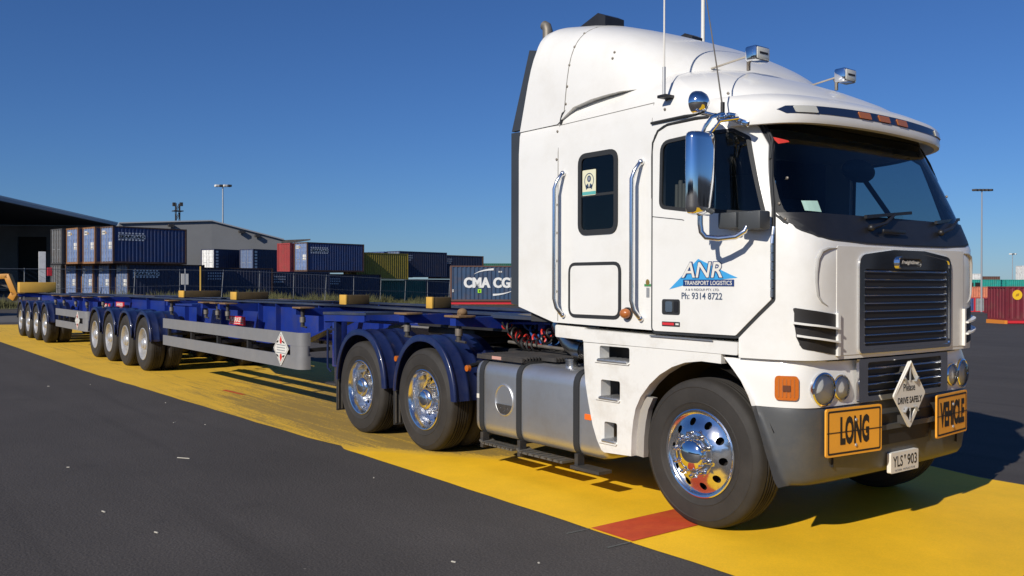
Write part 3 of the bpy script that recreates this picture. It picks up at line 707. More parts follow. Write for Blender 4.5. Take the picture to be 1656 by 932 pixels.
# front panel with the chrome grille
def ffr(d): return lambda y, z: ((front_x((y-CY)/1.21, z, d), y, z), (1, 0, 0))
PAN = rpoly([(CY-.82, 1.225), (CY+.82, 1.225), (CY+.82, 1.93), (CY-.82, 1.93)], .02)
MB(WHITE).patch([PAN], ffr(.003), .012, .1).build('front_panel', T)
GR = rpoly([(CY-.585, 1.24), (CY+.585, 1.24), (CY+.585, 1.865), (CY+.2, 1.905), (CY-.2, 1.905), (CY-.585, 1.865)], [.03, .03, .07, .3, .3, .07])
GI = rpoly([(CY-.53, 1.275), (CY+.53, 1.275), (CY+.53, 1.785), (CY-.53, 1.785)], .02)
gr = MB(CHROME).patch([GR, GI], ffr(.010), .02, .1).build('grille', T)
MB(CHROME).patch([grow(GR, .012), grow(GR, -.012)], ffr(.016), .03, .1).build('grille_rim', gr, smooth=60)
MB(INK).patch([grow(GI, .005)], ffr(.0048), 0, .1).build('grille_mesh', gr)
for k_ in range(10):
    z = 1.297+.0525*k_
    b = MB(SLAT); rg = []
    for i in range(13):
        y = CY-.53+1.06*i/12; x = front_x((y-CY)/1.21, z, .004)
        rg.append([(x+.006, y, z-.007), (x+.012, y, z-.001), (x+.006, y, z+.006), (x-.022, y, z+.012), (x-.024, y, z-.004)])
    b.loft(rg); b.build('grille_slat', gr, smooth=50)
b = MB(CHROME).patch([rpoly(rect(CY-.155, 1.79, CY+.155, 1.872), .04), rpoly(rect(CY-.138, 1.802, CY+.138, 1.860), .028)], ffr(.030), .02); b.mat(INK).patch([rpoly(rect(CY-.14, 1.80, CY+.14, 1.862), .028)], ffr(.020), .01)
b.mat(SIGNW).text('Freightliner', ffr(.024), CY-.115, 1.815, .23, .034, bold=.03, shear=.15); b.build('badge', gr, smooth=30)
# dark gap between cab and lamp panel
b = MB(INK); b.loft([[(x-.06, y if y < CY else y, z) for x, y in [( max(px, -.2), CY+(py-CY)*.965) for px, py in outline(1.5)] ] for z in (1.16, 1.23)], cap=True); b.build('cab_gap', T)

# wrap-round lamp panel and bumper
def wrap(zs, xstart, dx, hwf, npts=72):
    rg = []
    for z in zs:
        x0 = xstart(z); d = dx(z); hw = 1.21*hwf(z)
        pts = [(x0, CY-hw)]
        xt = front_x(1, 1.0, d)
        if x0 < xt: pts += [(lerp(x0, xt, k_/4), CY-hw) for k_ in range(1, 4)]
        dense = [(front_x(1-k_/600, 1.0, d), CY-(1-k_/600)*hw) for k_ in range(0, 601)]
        pts += [p for p in dense if p[0] > x0]
        L = [0]
        for a, c in zip(pts, pts[1:]): L.append(L[-1]+math.hypot(c[0]-a[0], c[1]-a[1]))
        out = []; j = 0
        for k_ in range(npts):
            s_ = L[-1]*k_/(npts-1)
            while j < len(L)-2 and L[j+1] < s_: j += 1
            u = (s_-L[j])/max(1e-9, L[j+1]-L[j]); out.append((lerp(pts[j][0], pts[j+1][0], u), lerp(pts[j][1], pts[j+1][1], u), z))
        rg.append(out+[(x, 2*CY-y, zz) for x, y, zz in out[::-1][1:]])
    return rg
xs_ = lambda z: pw(z, [(.39, .645), (.55, .60), (.7, .55), (.9, .47), (1.0, .425), (1.1, .345), (1.17, .26), (1.2, .22)])
def shell(m, zs, dx, hwf):
    b = MB(m); o_ = wrap(zs, xs_, dx, hwf); i_ = wrap(zs, xs_, lambda z: dx(z)-.05, lambda z: hwf(z)-.04)
    ring = o_+i_[::-1]
    n_ = len(ring[0]); vs = [[b.bm.verts.new(Vector(p)) for p in r] for r in ring]
    for i in range(len(vs)):
        a, c = vs[i], vs[(i+1) % len(vs)]
        for k_ in range(n_-1): b.bm.faces.new([a[k_], a[k_+1], c[k_+1], c[k_]])
    for k_ in (0, n_-1): b.bm.faces.new([r[k_] for r in vs])
    return b
lampp = shell(WHITE, [.895, .91, .96, 1.05, 1.12, 1.165, 1.185, 1.195], lambda z: pw(z, [(.895, -.035), (1.1, -.037), (1.195, -.065)]), lambda z: pw(z, [(.895, 1.0), (1.12, 1.0), (1.195, .985)])).build('lamp_panel', T, smooth=40)
bump = shell(GREYP, [.39, .402, .44, .52, .62, .7, .8, .86, .885, .893], lambda z: pw(z, [(.39, -.10), (.402, -.075), (.44, -.055), (.6, -.036), (.8, -.03), (.87, -.035), (.893, -.045)]), lambda z: pw(z, [(.39, .965), (.43, .985), (.6, 1.0), (.893, 1.0)])).build('bumper', T, smooth=40)
fb = lambda d: (lambda y, z: ((front_x((y-CY)/1.21, 1.0, d), y, z), (1, 0, 0)))
# lower grille
LG = rpoly(rect(CY-.575, .905, CY+.575, 1.19), .015); LI = rpoly(rect(CY-.475, .94, CY+.475, 1.165), .02)
lg = MB(CHROME).patch([LG, LI], fb(.0), .02, .1).build('lower_grille', T)
MB(INK).patch([grow(LI, .005)], fb(-.018), 0, .1).build('grille_mesh', lg)
for k_ in range(4):
    z = .968+.052*k_; b = MB(SLAT); rg = []
    for i in range(11):
        y = CY-.475+.95*i/10; x = front_x((y-CY)/1.21, 1.0, -.008)
        rg.append([(x+.006, y, z-.007), (x+.012, y, z-.001), (x+.006, y, z+.006), (x-.006, y, z+.010), (x-.008, y, z-.004)])
    b.loft(rg); b.build('grille_slat', lg, smooth=50)
# bumper slot, dark
b = MB(INK).patch([rpoly([(CY-.34, .59), (CY+.34, .59), (CY+.42, .80), (CY-.42, .80)], .03)], fb(-.024), .006, .1); b.build('bumper_slot', bump)
b = MB(GREYP).patch([rect(CY-.40, .695, CY+.40, .73)], fb(-.006), .02, .1); b.build('bumper_bar', bump)
b = MB(INK)
for s_ in (-1, 1): b.patch([rect(CY+s_*.80-.003, .50, CY+s_*.80+.003, .58)], fb(-.032), .02)
b.build('bumper_seam', bump)
# head lamps and indicators
REFL = mat('lamp_reflector', (.86, .87, .88), .22, .55, var=.12, vscale=30)
for s_ in (-1, 1):
    for h, r_, nm in ((.895, .100, 'headlight'), (.715, .078, 'driving_lamp')):
        y = CY+s_*h; z = 1.01; x = front_x(h/1.21, 1.0, -.034)
        tilt = math.atan2(front_x((h-.05)/1.21, 1.0)-front_x((h+.05)/1.21, 1.0), .1)*s_
        mtx = Matrix.Translation((x, y, z)) @ Matrix.Rotation(tilt, 4, 'Z') 
        b = MB(CHROME); b.lathe([(r_*1.12, -.02), (r_*1.10, .006), (r_, .012), (r_*.94, .002)], seg=32, axis='X'); b.mat(REFL).lathe([(r_*.94, .002), (r_*.86, -.03), (r_*.62, -.062), (r_*.3, -.085), (.022, -.09)], seg=14, axis='X'); b.mat(INK).lathe([(.024, -.092), (.024, -.05), (.018, -.038), (0, -.034)], seg=14, axis='X'); b.bm.transform(mtx); hd = b.build(nm, lampp, smooth=50)
        b = MB(LENSG); b.lathe([(r_*.97, .008), (r_*.8, .022), (r_*.5, .032), (.0, .038)], seg=28, axis='X'); b.bm.transform(mtx); b.build('lens', hd, smooth=60)
# corner indicators lie on the bend of the lamp panel: sampled from the same outline
ol = wrap([1.0], xs_, lambda z: -.035, lambda z: 1.0, 200)[0]
def along(s0, s1, z0, z1, d, ref):
    # patch on the bend, s in outline index from near corner
    def f(u, v):
        i = int(max(1, min(len(ol)-2, u*100))); a, c = Vector(ol[i-1]), Vector(ol[i+1]); t = (c-a).normalized(); n_ = Vector((t.y, -t.x, 0))
        fr_ = u*100-i; p = Vector(ol[i]).lerp(Vector(ol[i+1]), max(0, min(1, fr_)))+n_*d
        return ((p.x, p.y, v), n_)
    return f
def idx_at(x, y): return min(range(len(ol)//2), key=lambda i: (ol[i][0]-x)**2+(ol[i][1]-y)**2)
i0 = idx_at(.60, .06)/100; i1 = idx_at(.70, .165)/100
for mf in (lambda f: f, mirror_fn):
    b = MB(AMBER).patch([rpoly([(i0, .945), (i1, .945), (i1, 1.10), (i0, 1.10)], .035)], mf(along(0, 0, 0, 0, .016, 0)), .016, .05); b.mat(AMBERD)
    for q in range(5): b.patch([[(lerp(i0, i1, .16+.16*q), .965), (lerp(i0, i1, .20+.16*q), .965), (lerp(i0, i1, .20+.16*q), 1.08), (lerp(i0, i1, .16+.16*q), 1.08)]], mf(along(0, 0, 0, 0, .020, 0)), .003, .05)
    b.mat(mat('indicator_core', (.12, .035, .01), .4)).patch([rpoly([(lerp(i0, i1, .35), 1.0), (lerp(i0, i1, .68), 1.0), (lerp(i0, i1, .68), 1.04), (lerp(i0, i1, .35), 1.04)], .008)], mf(along(0, 0, 0, 0, .022, 0)), .002, .05)
    b.build('indicator', lampp)
# corner vents above: three dark slots with white louvres
def corner(d):
    oo = [(x, y) for x, y in outline(1.5)]
    dense = [(front_x(1-k_/400, 1.5), CY-(1-k_/400)*1.21) for k_ in range(401)]
    L = [0]
    for a, c in zip(dense, dense[1:]): L.append(L[-1]+math.hypot(c[0]-a[0], c[1]-a[1]))
    def f(u, v):
        j = min(range(len(L)), key=lambda i: abs(L[i]-u)); j = max(1, min(len(L)-2, j)); a, c = Vector(dense[j-1]), Vector(dense[j+1]); t = (c-a).normalized(); n_ = (t.y, -t.x, 0)
        p = Vector(dense[j])
        return ((p.x+n_[0]*d, p.y+n_[1]*d, v), n_)
    return f, dense, L
cf0, dn, LL = corner(0)
def s_of(x, y): return LL[min(range(len(dn)), key=lambda i: (dn[i][0]-x)**2+(dn[i][1]-y)**2)]
sa, sb = s_of(.70, .12), s_of(.80, .385)
for mf in (lambda f: f, mirror_fn):
    V = rpoly([(sa, 1.535), (sb, 1.49), (sb, 1.23), (sa+.05, 1.275), (sa+.015, 1.36)], [.012, .012, .012, .04, .04])
    v_ = MB(INK).patch([V], mf(corner(.004)[0]), .004, .05).build('corner_vent', T)
    for z0, z1, a_ in ((1.447, 1.405, 0), (1.367, 1.32, .02)):
        MB(WHITE).patch([[(sa+a_, z0), (sb, z1), (sb, z1-.012), (sa+a_, z0-.014)]], mf(corner(.04)[0]), .04, .05).build('louvre', v_)
    MB(WHITE).patch([[(sb-.004, 1.50), (sb+.02, 1.50), (sb+.02, 1.225), (sb-.004, 1.225)]], mf(corner(.022)[0]), .022, .05).build('louvre_frame', v_)
    # curved crease beside the front panel, its shadow line drawn as a grey tube
    b = MB(mat('crease_shadow_grey', (.42, .41, .39), .6)); s0 = s_of(.775, .22)
    b.tube([mf(corner(.002)[0])(s_, z)[0] for s_, z in [(s_of(.82, .39), 1.915), (s0+.10, 1.91), (s0+.045, 1.89), (s0+.015, 1.84), (s0+.005, 1.76), (s0+.005, 1.70), (s0+.02, 1.61), (s0+.05, 1.57), (s0+.1, 1.545)]], [.003, .010, .014, .014, .012, .010, .008, .006, .002], 8); b.build('crease_shadow_line', T)

# LONG / VEHICLE signs, plate, diamond
def sign(text, y0, y1, parent):
    f = lambda d: (lambda y, z: ((.876-(abs(y-CY)-.35)*.10+d, y, z), (1, 0, 0)))
    S = rpoly(rect(y0, .575, y1, .885), .02)
    b = MB(SIGNY).patch([S], f(0), .012); b.mat(INK).patch([rpoly(rect(y0+.014, .589, y1-.014, .871), .014), rpoly(rect(y0+.026, .601, y1-.026, .859), .008)], f(.0015), 0)
    wd = y1-y0; b.text(text, f(.002), y0+wd*(.24 if text == 'LONG' else .10), .645, wd*(.52 if text == 'LONG' else .80), .185, bold=.045)
    b.mat(INK).patch([rect(y0+.004, .727, y1-.004, .733)], f(.003), 0); b.mat(GALV)
    for zz in (.80, .635): b.sphere(f(.004)((y0+y1)/2+.01, zz)[0], .012, (.5, 1, 1), 10, 6)
    b.build('warning_sign', parent, smooth=0, label='amber sign reading '+text)
sign('LONG', CY-.91, CY-.36, bump); sign('VEHICLE', CY+.36, CY+.91, bump)
f = lambda d: (lambda y, z: ((.838+d, y, z), (1, 0, 0)))
PL = rpoly(rect(CY-.178, .385, CY+.178, .525), .012)
b = MB(SIGNW).patch([PL], f(0), .03); b.mat(INK).text('YLS', f(.0015), CY-.155, .425, .125, .075, bold=.012).text('903', f(.0015), CY+.03, .425, .125, .075, bold=.012); b.patch([[(CY-.015, .50), (CY+.01, .50), (CY-.002, .465)]], f(.0015), 0)
b.mat(LGREY).text('VICTORIA  THE PLACE TO BE', f(.0015), CY-.13, .395, .26, .013); b.build('number_plate', bump, smooth=0)
def diamond(fn, cy, cz, w_, h_, m_ink, kind, parent):
    D = lambda s_: [(cy, cz+h_*s_), (cy+w_*s_, cz), (cy, cz-h_*s_), (cy-w_*s_, cz)]
    b = MB(SIGNW)
    if kind == 'front':
        T1 = [(cy, cz+h_*.80), (cy+w_*.40, cz+h_*.40), (cy-w_*.40, cz+h_*.40)]; T2 = [(cy, cz-h_*.80), (cy-w_*.40, cz-h_*.40), (cy+w_*.40, cz-h_*.40)]
        b.patch([rpoly(D(1), .02), T1, T2], fn(0), .012); b.mat(INK).patch([T1], fn(-.008), 0).patch([T2], fn(-.008), 0)
        b.mat(SIGNW).tube([fn(.004)(*p)[0] for p in D(.95)], .008, 8, close=True)
        b.mat(GALV)
        for s_ in (-1, 1):
            for q in (-1, 1): b.beam(fn(.01)(cy+s_*w_*.42, cz+q*h_*.50)[0], fn(.01)(cy+s_*w_*.26, cz+q*h_*.36)[0], .018, .008)
        for q in (-1, 1): b.cyl(fn(.002)(cy, cz+q*h_*.78)[0], fn(.002)(cy, cz+q*h_*.40)[0], .006, seg=6)
        b.mat(INK).text('Please', fn(.0015), cy-.085, cz+.025, .15, .05, bold=.01).text('DRIVE SAFELY', fn(.0015), cy-.155, cz-.06, .31, .045, bold=.025)
    else:
        b.patch([rpoly(D(1), .015)], fn(0), .008); b.mat(INK).patch([D(.90), D(.87)], fn(.0012), 0)
        b.mat(INKRED)
        for q in (-1, 1):
            b.patch([[(cy-.025, cz+q*h_*.30), (cy+.025, cz+q*h_*.30), (cy+.04, cz+q*h_*.5), (cy, cz+q*h_*.78), (cy-.04, cz+q*h_*.5)]], fn(.0015), 0)
        b.mat(INK)
        for s_ in (-1, 1):
            for q in (-1, 1): b.beam(fn(.006)(cy+s_*w_*.46, cz+q*h_*.36)[0], fn(.006)(cy+s_*w_*.30, cz+q*h_*.46)[0], .02, .008)
        b.mat(GALV)
        for zz in (.05, .015, -.02, -.055): b.patch([rect(cy-w_*.55, cz+zz-.006, cy+w_*.55, cz+zz+.006)], fn(.0012), 0)
    return b.build('placard', parent, smooth=30)
dn_f = lambda d: (lambda y, z: ((.905+d, y, z), (1, 0, 0)))
diamond(dn_f, 1.15, .93, .205, .235, INK, 'front', bump)
b = MB(STEEL).box((.80, 1.13, .72), (.893, 1.17, .78)); b.build('placard_bracket', bump)
MB(STEEL).box((.82, 1.13, 1.08), (.893, 1.17, 1.12)).build('placard_bracket', bump)

# sill, step panel, wheel-arch edge
for sg, mf in ((1, lambda f: f), (-1, mirror_fn)):
    fl = lambda y: (lambda u, v: ((u, y, v), (0, -1, 0)))
    sill = MB(WHITE2).patch([rpoly([(-1.16, 1.225), (.36, 1.215), (.36, 1.30), (-.1, 1.305), (-1.16, 1.325)], .012)], mf(fl(-.005)), .22).build('cab_sill', T)
    MB(ALLOY).patch([[(-.42, 1.303), (.16, 1.298), (.16, 1.306), (-.42, 1.312)]], mf(fl(-.02)), .14).build('tread_strip', sill)
    MB(WHITE2).patch([rpoly([(-1.53, 1.245), (-1.165, 1.235), (-1.165, 1.335), (-1.53, 1.345)], .02)], mf(fl(.02)), .16).build('cab_sill_end', T)
    arch = [(.22, 1.215), (.22, 1.15), (.05, 1.155), (-.1, 1.135), (-.22, 1.095), (-.34, 1.03), (-.44, .95), (-.53, .85), (-.58, .76), (-.605, .66), (-.62, .55), (-.625, .40)]
    SP = [(-1.158, 1.22)]+[(-1.15, 1.05), (-1.135, .9), (-1.10, .75), (-1.05, .58), (-1.0, .47), (-.95, .40), (-.92, .385)]+arch[::-1]
    H1 = rpoly([(-.97, 1.09), (-.645, 1.09), (-.645, 1.205), (-.97, 1.205)], .02); H2 = rpoly(rect(-.955, .80, -.745, .945), .02); H3 = rpoly(rect(-.915, .475, -.775, .625), .02)
    sp_ = MB(WHITE2).patch([SP, H1, H2, H3], mf(fl(0.0)), .10, .2).build('step_panel', T)
    for (xa, xb, z) in ((-.985, -.66, 1.09), (-.965, -.755, .80), (-.93, -.785, .475)):
        def P3(x, y, z_): return mf(lambda u, v: ((u, y, v), (0, -1, 0)))(x, z_)[0]
        b = MB(ALLOY); p, q = P3(xa, -.02, z-.006), P3(xb, .18, z+.012); b.box([min(a_, c_) for a_, c_ in zip(p, q)], [max(a_, c_) for a_, c_ in zip(p, q)], .004)
        for k_ in range(6):
            xx = lerp(xa+.02, xb-.02, k_/5); p, q = P3(xx-.008, -.018, z+.010), P3(xx+.008, .17, z+.018); b.box([min(a_, c_) for a_, c_ in zip(p, q)], [max(a_, c_) for a_, c_ in zip(p, q)])
        b.build('step', sp_)
    b = MB(INK); p, q = P3(-1.1, .22, .42), P3(-.60, .26, 1.21); b.box([min(a_, c_) for a_, c_ in zip(p, q)], [max(a_, c_) for a_, c_ in zip(p, q)]); b.build('step_well', sp_)
    # moulded lip round each step opening
    for xa, xb, z, zt in ((-1.02, -.65, 1.075, 1.205), (-1.01, -.75, .785, .945), (-.97, -.78, .455, .625)):
        MB(WHITE2).patch([[(xa, z), (xb, z), (xb+.01, z+.012), (xa+.03, z+.016)]], mf(fl(-.012)), .014).build('step_lip', sp_)
    # wheel arch liner
    b = MB(INK)
    rg = []
    for k_ in range(17):
        a = R(20+155*k_/16); x, z = -.02+.655*math.cos(a), .52+.62*math.sin(a)
        rg.append([mf(lambda u, v: ((u, y, v), (0, -1, 0)))(x, z)[0] for y in (.06, .62)])
    b.loft(rg, cap=False, closed=False); b.build('wheel_arch_liner', T)
    MB(mat('arch_edge', (.36, .34, .31), .7, var=.1, dirt=(.2, .17, .12), dirt_amt=.5)).patch([arch[7:]+[(x+.075, z-.004) for x, z in arch[7:]][::-1]], mf(fl(.055)), .05).build('arch_flange', T)

# mechanical underside, chassis rails, fifth wheel, exhaust, airlines
b = MB(CHASSIS)
for y in (.80, 1.62): b.box((-6.0, y-.045, .74), (.6, y+.045, 1.02), .01)
b.box((-.5, .55, .62), (.72, 1.87, 1.28), .05); b.box((-1.7, .78, .55), (-.3, 1.64, 1.30), .08)
for x in (-2.3, -3.0, -4.25, -5.7): b.box((x-.05, .8, .78), (x+.05, 1.62, .98))
b.box((-2.1, .62, 1.02), (-1.55, 1.8, 1.30), .03)
chas = b.build('chassis', T)
b = MB(STEEL).box((-4.7, .75, 1.10), (-3.75, 1.67, 1.19), .03); b.box((-4.5, .7, 1.02), (-4.0, 1.72, 1.10)); b.build('fifth_wheel', T)
b = MB(CHASSIS).cyl((0, .45, .50), (0, 1.97, .50), .06); 
for k_ in range(2):
    x = -3.574-1.343*k_; b.cyl((x, .5, .51), (x, 1.92, .51), .09); b.sphere((x, CY, .51), .25, (.9, 1, 1))
    for y in (.85, 1.57): b.lathe([(.0, .14), (.11, .14), (.13, .1), (.13, -.1), (.11, -.14), (0, -.14)], (x-.45, y, .72), 18, 'Z')
b.build('axle', T)
b = MB(EXH).tube([(-1.95, .42, 1.32), (-1.86, .40, 1.24), (-1.74, .37, 1.16), (-1.62, .34, 1.125), (-1.50, .32, 1.12)], .075, 20); b.mat(mat('muffler_dark', (.1, .09, .08), .5, .6)).cyl((-1.5, .32, 1.12), (-1.2, .30, 1.12), .07, seg=20); b.build('exhaust_elbow', T)
def coil(m_, p, q, turns, r, wr):
    p, q = Vector(p), Vector(q); d = (q-p); n_ = turns*14; ax = d.normalized(); a = ax.cross(Vector((0, 0, 1))).normalized(); c = ax.cross(a); pts = []
    for i in range(n_+1):
        u = i/n_; th = 2*math.pi*turns*u; sag = -.25*math.sin(math.pi*u)
        pts.append(p+d*u+(a*math.cos(th)+c*math.sin(th))*r+Vector((0, 0, sag)))
    return MB(m_).tube(pts, wr, 6)
coil(HOSER, (-3.1, .66, 1.30), (-2.25, .74, 1.44), 7, .06, .011).build('air_hose', T, label='red coiled air hose')
coil(HOSEB, (-2.9, .80, 1.30), (-2.2, .86, 1.46), 6, .06, .011).build('air_hose', T, label='blue coiled air hose')
coil(HOSEK, (-3.0, .62, 1.30), (-2.2, .66, 1.36), 11, .055, .011).build('air_hose', T, label='black coiled cable')
b = MB(STEELG).tube([(-3.2, .75, 1.33), (-2.9, .72, 1.36), (-2.62, .70, 1.37), (-2.45, .68, 1.30)], .02, 8); b.tube([(-3.0, .65, 1.10), (-2.4, .60, 1.09), (-1.9, .55, 1.085)], .016, 8); b.build('pipe', T)

# fuel tank, both sides
STEP = mat('step_board_grey', (.12, .115, .105), .6, .3, var=.2, vscale=8)
for mf in (lambda f: f, mirror_fn):
    f3 = lambda x, y, z: mf(lambda u, v: ((u, y, v), (0, -1, 0)))(x, z)[0]
    tp = rpoly([(.055, .29), (.055, .975), (.70, .975), (.70, .29)], [.12, .13, .1, .1], 6)
    b = MB(ALLOY); rg = []
    for x, s_ in [(-2.735, .90), (-2.73, .945), (-2.715, .98), (-2.69, 1), (-1.06, 1), (-1.02, .98), (-1.0, .945), (-.99, .9)]:
        rg.append([f3(x, .38+(y-.38)*s_, .63+(z-.63)*s_) for y, z in tp])
    b.loft(rg); tank = b.build('fuel_tank', T, smooth=50)
    for x in (-2.62, -2.06, -1.30):
        b = MB(SEAL); o_ = grow(tp, .010) if True else tp
        b.loft([[f3(x+dx_, y, z) for y, z in (grow(tp, .011) if k_ < 2 else tp)] for dx_, k_ in ((-.035, 2), (-.032, 0), (.032, 0), (.035, 2))], cap=False); b.build('tank_strap', tank)
        b = MB(STEEL); p, q = f3(x-.02, .05, .17), f3(x+.02, .12, .31); b.box([min(a_, c_) for a_, c_ in zip(p, q)], [max(a_, c_) for a_, c_ in zip(p, q)]); b.build('tank_hanger', tank)
    b = MB(ALLOY); y0 = .052
    disc = [(.0, .03), (.11, .03), (.125, .005), (.135, -.006), (.145, -.002), (.147, .004)]
    rg = []
    for k_ in range(33):
        a = 2*math.pi*k_/32; rg.append([f3(-2.28+r_*math.cos(a)*.95, y0+h_, .64+r_*math.sin(a)) for r_, h_ in disc])
    b.loft(rg, cap=False, closed=False); b.mat(STEEL).patch([[(-2.395, .60), (-2.165, .60), (-2.18, .55), (-2.23, .515), (-2.33, .515), (-2.38, .55)], ell(-2.28, .545, .01, .01, 8), ell(-2.33, .57, .01, .01, 8), ell(-2.23, .57, .01, .01, 8)], mf(lambda u, v: ((u, y0-.004, v), (0, -1, 0))), .004); b.build('step_cup', tank, smooth=50)
    b = MB(CHROME2).cyl(f3(-1.62, .28, .97), f3(-1.62, .28, 1.03), .055); b.cyl(f3(-1.62, .28, 1.03), f3(-1.62, .28, 1.045), .065); b.build('filler_cap', tank)
    b = MB(mat('reflector_orange', (.85, .16, .02), .4)).patch([rpoly(rect(-1.20, .60, -1.12, .645), .006)], mf(lambda u, v: ((u, .050, v), (0, -1, 0))), .006); b.build('reflector', tank)
    b = MB(SIGNW).patch([rect(-2.70, .62, -2.66, .66)], mf(lambda u, v: ((u, .05, v), (0, -1, 0))), .004); b.build('tank_sticker', tank)
    # catwalk grating on top
    b = MB(STEEL); b.patch([rpoly(rect(-2.74, .985, -2.05, 1.025), .006)], mf(lambda u, v: ((u, .08, v), (0, -1, 0))), .03)
    for k_ in range(24):
        y = .13+.034*k_; p, q = f3(-2.73, y, .995), f3(-1.85 if y > .3 else -2.05, y+.014, 1.03); b.box([min(a_, c_) for a_, c_ in zip(p, q)], [max(a_, c_) for a_, c_ in zip(p, q)])
    for x in (-2.72, -2.4, -2.07): p, q = f3(x-.02, .1, .98), f3(x+.02, .93, 1.0); b.box([min(a_, c_) for a_, c_ in zip(p, q)], [max(a_, c_) for a_, c_ in zip(p, q)])
    gw = b.build('catwalk_grating', T); b = MB(mat('label_pink', (.55, .3, .25), .6)).patch([rect(-2.50, .992, -2.36, 1.02)], mf(lambda u, v: ((u, .077, v), (0, -1, 0))), .003); b.build('catwalk_label', gw)
    for xa, xb in ((-2.58, -2.14), (-2.02, -1.46)):
        b = MB(STEP); b.patch([[(xa, .205), (xb, .205), (xb, .225), (xa, .225)]], mf(lambda u, v: ((u, .035, v), (0, -1, 0))), .14)
        b.patch([[(xa-.06, .23), (xa, .205), (xa, .222), (xa-.05, .245)]], mf(lambda u, v: ((u, .035, v), (0, -1, 0))), .14)
        for k_ in range(7): xx = lerp(xa+.03, xb-.03, k_/6); p, q = f3(xx-.006, .0, .225), f3(xx+.006, .16, .232); b.box([min(a_, c_) for a_, c_ in zip(p, q)], [max(a_, c_) for a_, c_ in zip(p, q)])
        b.build('tank_step', T)
    b = MB(STEEL); b.patch([rect(-1.34, .19, -1.0, .215)], mf(lambda u, v: ((u, .02, v), (0, -1, 0))), .14); b.build('tank_step', T)

# ------------------------------------------------------------------ wheels
def tyre_prof(w_=.285, r=.515, rb=.29):
    half_ = [(rb, .03), (rb+.012, .012), (rb+.045, .002), (rb+.060, -.002), (rb+.064, -.006), (rb+.068, -.002), (rb+.09, -.004), (rb+.14, -.004), (rb+.165, -.002), (rb+.169, -.005), (rb+.173, -.001), (r-.045, .003), (r-.022, .014), (r-.010, .028), (r-.003, .045), (r, .07)]
    gro = []
    for g in (.085, .118, .142):
        gro += [(r+.0015, g-.007), (r-.012, g-.005), (r-.012, g+.005), (r+.0015, g+.007)]
    mid = [p for p in gro if p[1] < w_/2]
    top_ = half_+mid
    return top_+[(a, w_-c) for a, c in top_[::-1]]
def hole_disc(b, yfun, ro, ri, rh, nh, hr):
    b.patch([ell(0, 0, ro, ro, 60)]+[ell(rh*math.cos(2*math.pi*k_/nh+.2), rh*math.sin(2*math.pi*k_/nh+.2), hr, hr, 14) for k_ in range(nh)]+[ell(0, 0, ri, ri, 40)], lambda u, v: ((u, yfun(math.hypot(u, v)), v), (0, -1, 0)), 0, .03)
def nuts(b, n_, rr, y0, ln, rad, seg=10):
    for k_ in range(n_):
        a = 2*math.pi*k_/n_+.1; x, z = rr*math.cos(a), rr*math.sin(a)
        b.tube([(x, y0, z), (x, y0-.012, z), (x, y0-ln*.75, z), (x, y0-ln, z)], [rad*1.35, rad*1.1, rad, rad*.45], seg)
wheelproto = {}
def proto(kind):
    if kind in wheelproto: return wheelproto[kind]
    t = MB(RUBBER).lathe(tyre_prof(), seg=72)
    if kind != 'steer': t.xf = Matrix.Translation((0, .33, 0)); t.lathe(tyre_prof(), seg=64)
    tm = t.mesh('tyre', 40)
    if kind == 'steer':
        b = MB(CHROMEW).lathe([(.285, .05), (.296, .03), (.306, .012), (.306, .003), (.298, -.001), (.288, .002), (.283, .012), (.272, .018)], seg=64)
        yf = lambda r: pw(r, [(.16, -.036), (.175, -.032), (.20, -.018), (.235, .004), (.258, .014), (.272, .018)])
        hole_disc(b, yf, .272, .16, .222, 10, .027)
        b.lathe([(.16, -.036), (.158, -.046), (.15, -.050), (.10, -.050)], seg=48)
        b.mat(INK).lathe([(.25, .06), (.12, .05)], seg=40)
        nuts(b.mat(CHROME), 10, .1405, -.046, .06, .0165)
        h = MB(CHROME).lathe([(.108, -.048), (.106, -.075), (.100, -.088), (.088, -.096), (.072, -.106), (.045, -.116), (.02, -.12), (0, -.121)], seg=40)
    else:
        cm = CHROMEW if kind == 'drive' else TRIM
        b = MB(cm).lathe([(.285, .05), (.296, .03), (.306, .012), (.306, .003), (.298, -.001), (.288, .002), (.282, .018), (.272, .04), (.266, .09), (.262, .13), (.256, .150)], seg=64)
        yf = lambda r: pw(r, [(.16, .150), (.18, .158), (.22, .172), (.245, .170), (.256, .150)])
        hole_disc(b, yf, .256, .165, .218, 10, .026)
        b.lathe([(.165, .151), (.16, .140), (.11, .138)], seg=48); b.mat(INK).lathe([(.25, .2), (.1, .19)], seg=40); nuts(b.mat(cm), 10, .1405, .138, .05, .0135)
        hm = CHROMEW if kind == 'drive' else TRIM
        h = MB(hm).lathe([(.118, .138), (.116, .07), (.112, .03), (.10, .015), (.085, .008), (.083, -.004), (.07, -.014), (.03, -.02), (0, -.021)], seg=40)
    wheelproto[kind] = (tm, b.mesh('rim', 40), h.mesh('hub', 40)); return wheelproto[kind]
def wheel(kind, x, y, z, parent, far=False, sc=1.0, rot=0.0):
    tm, rm, hm = proto(kind); out = []
    inv = wm(parent).inverted()
    o = bpy.data.objects.new('wheel', tm); COL.objects.link(o); o.parent = parent
    o.matrix_basis = inv @ Matrix.Translation((x, y, z)) @ Matrix.Rotation(math.pi if far else 0, 4, 'Z') @ Matrix.Rotation(rot, 4, 'Y') @ Matrix.Scale(sc, 4)
    for nm, me in (('rim', rm), ('hub', hm)):
        c = bpy.data.objects.new(nm, me); COL.objects.link(c); c.parent = o
    return o
wheel('steer', 0, .03, .512, T, rot=.3); wheel('steer', 0, 2*CY-.03, .512, T, True)
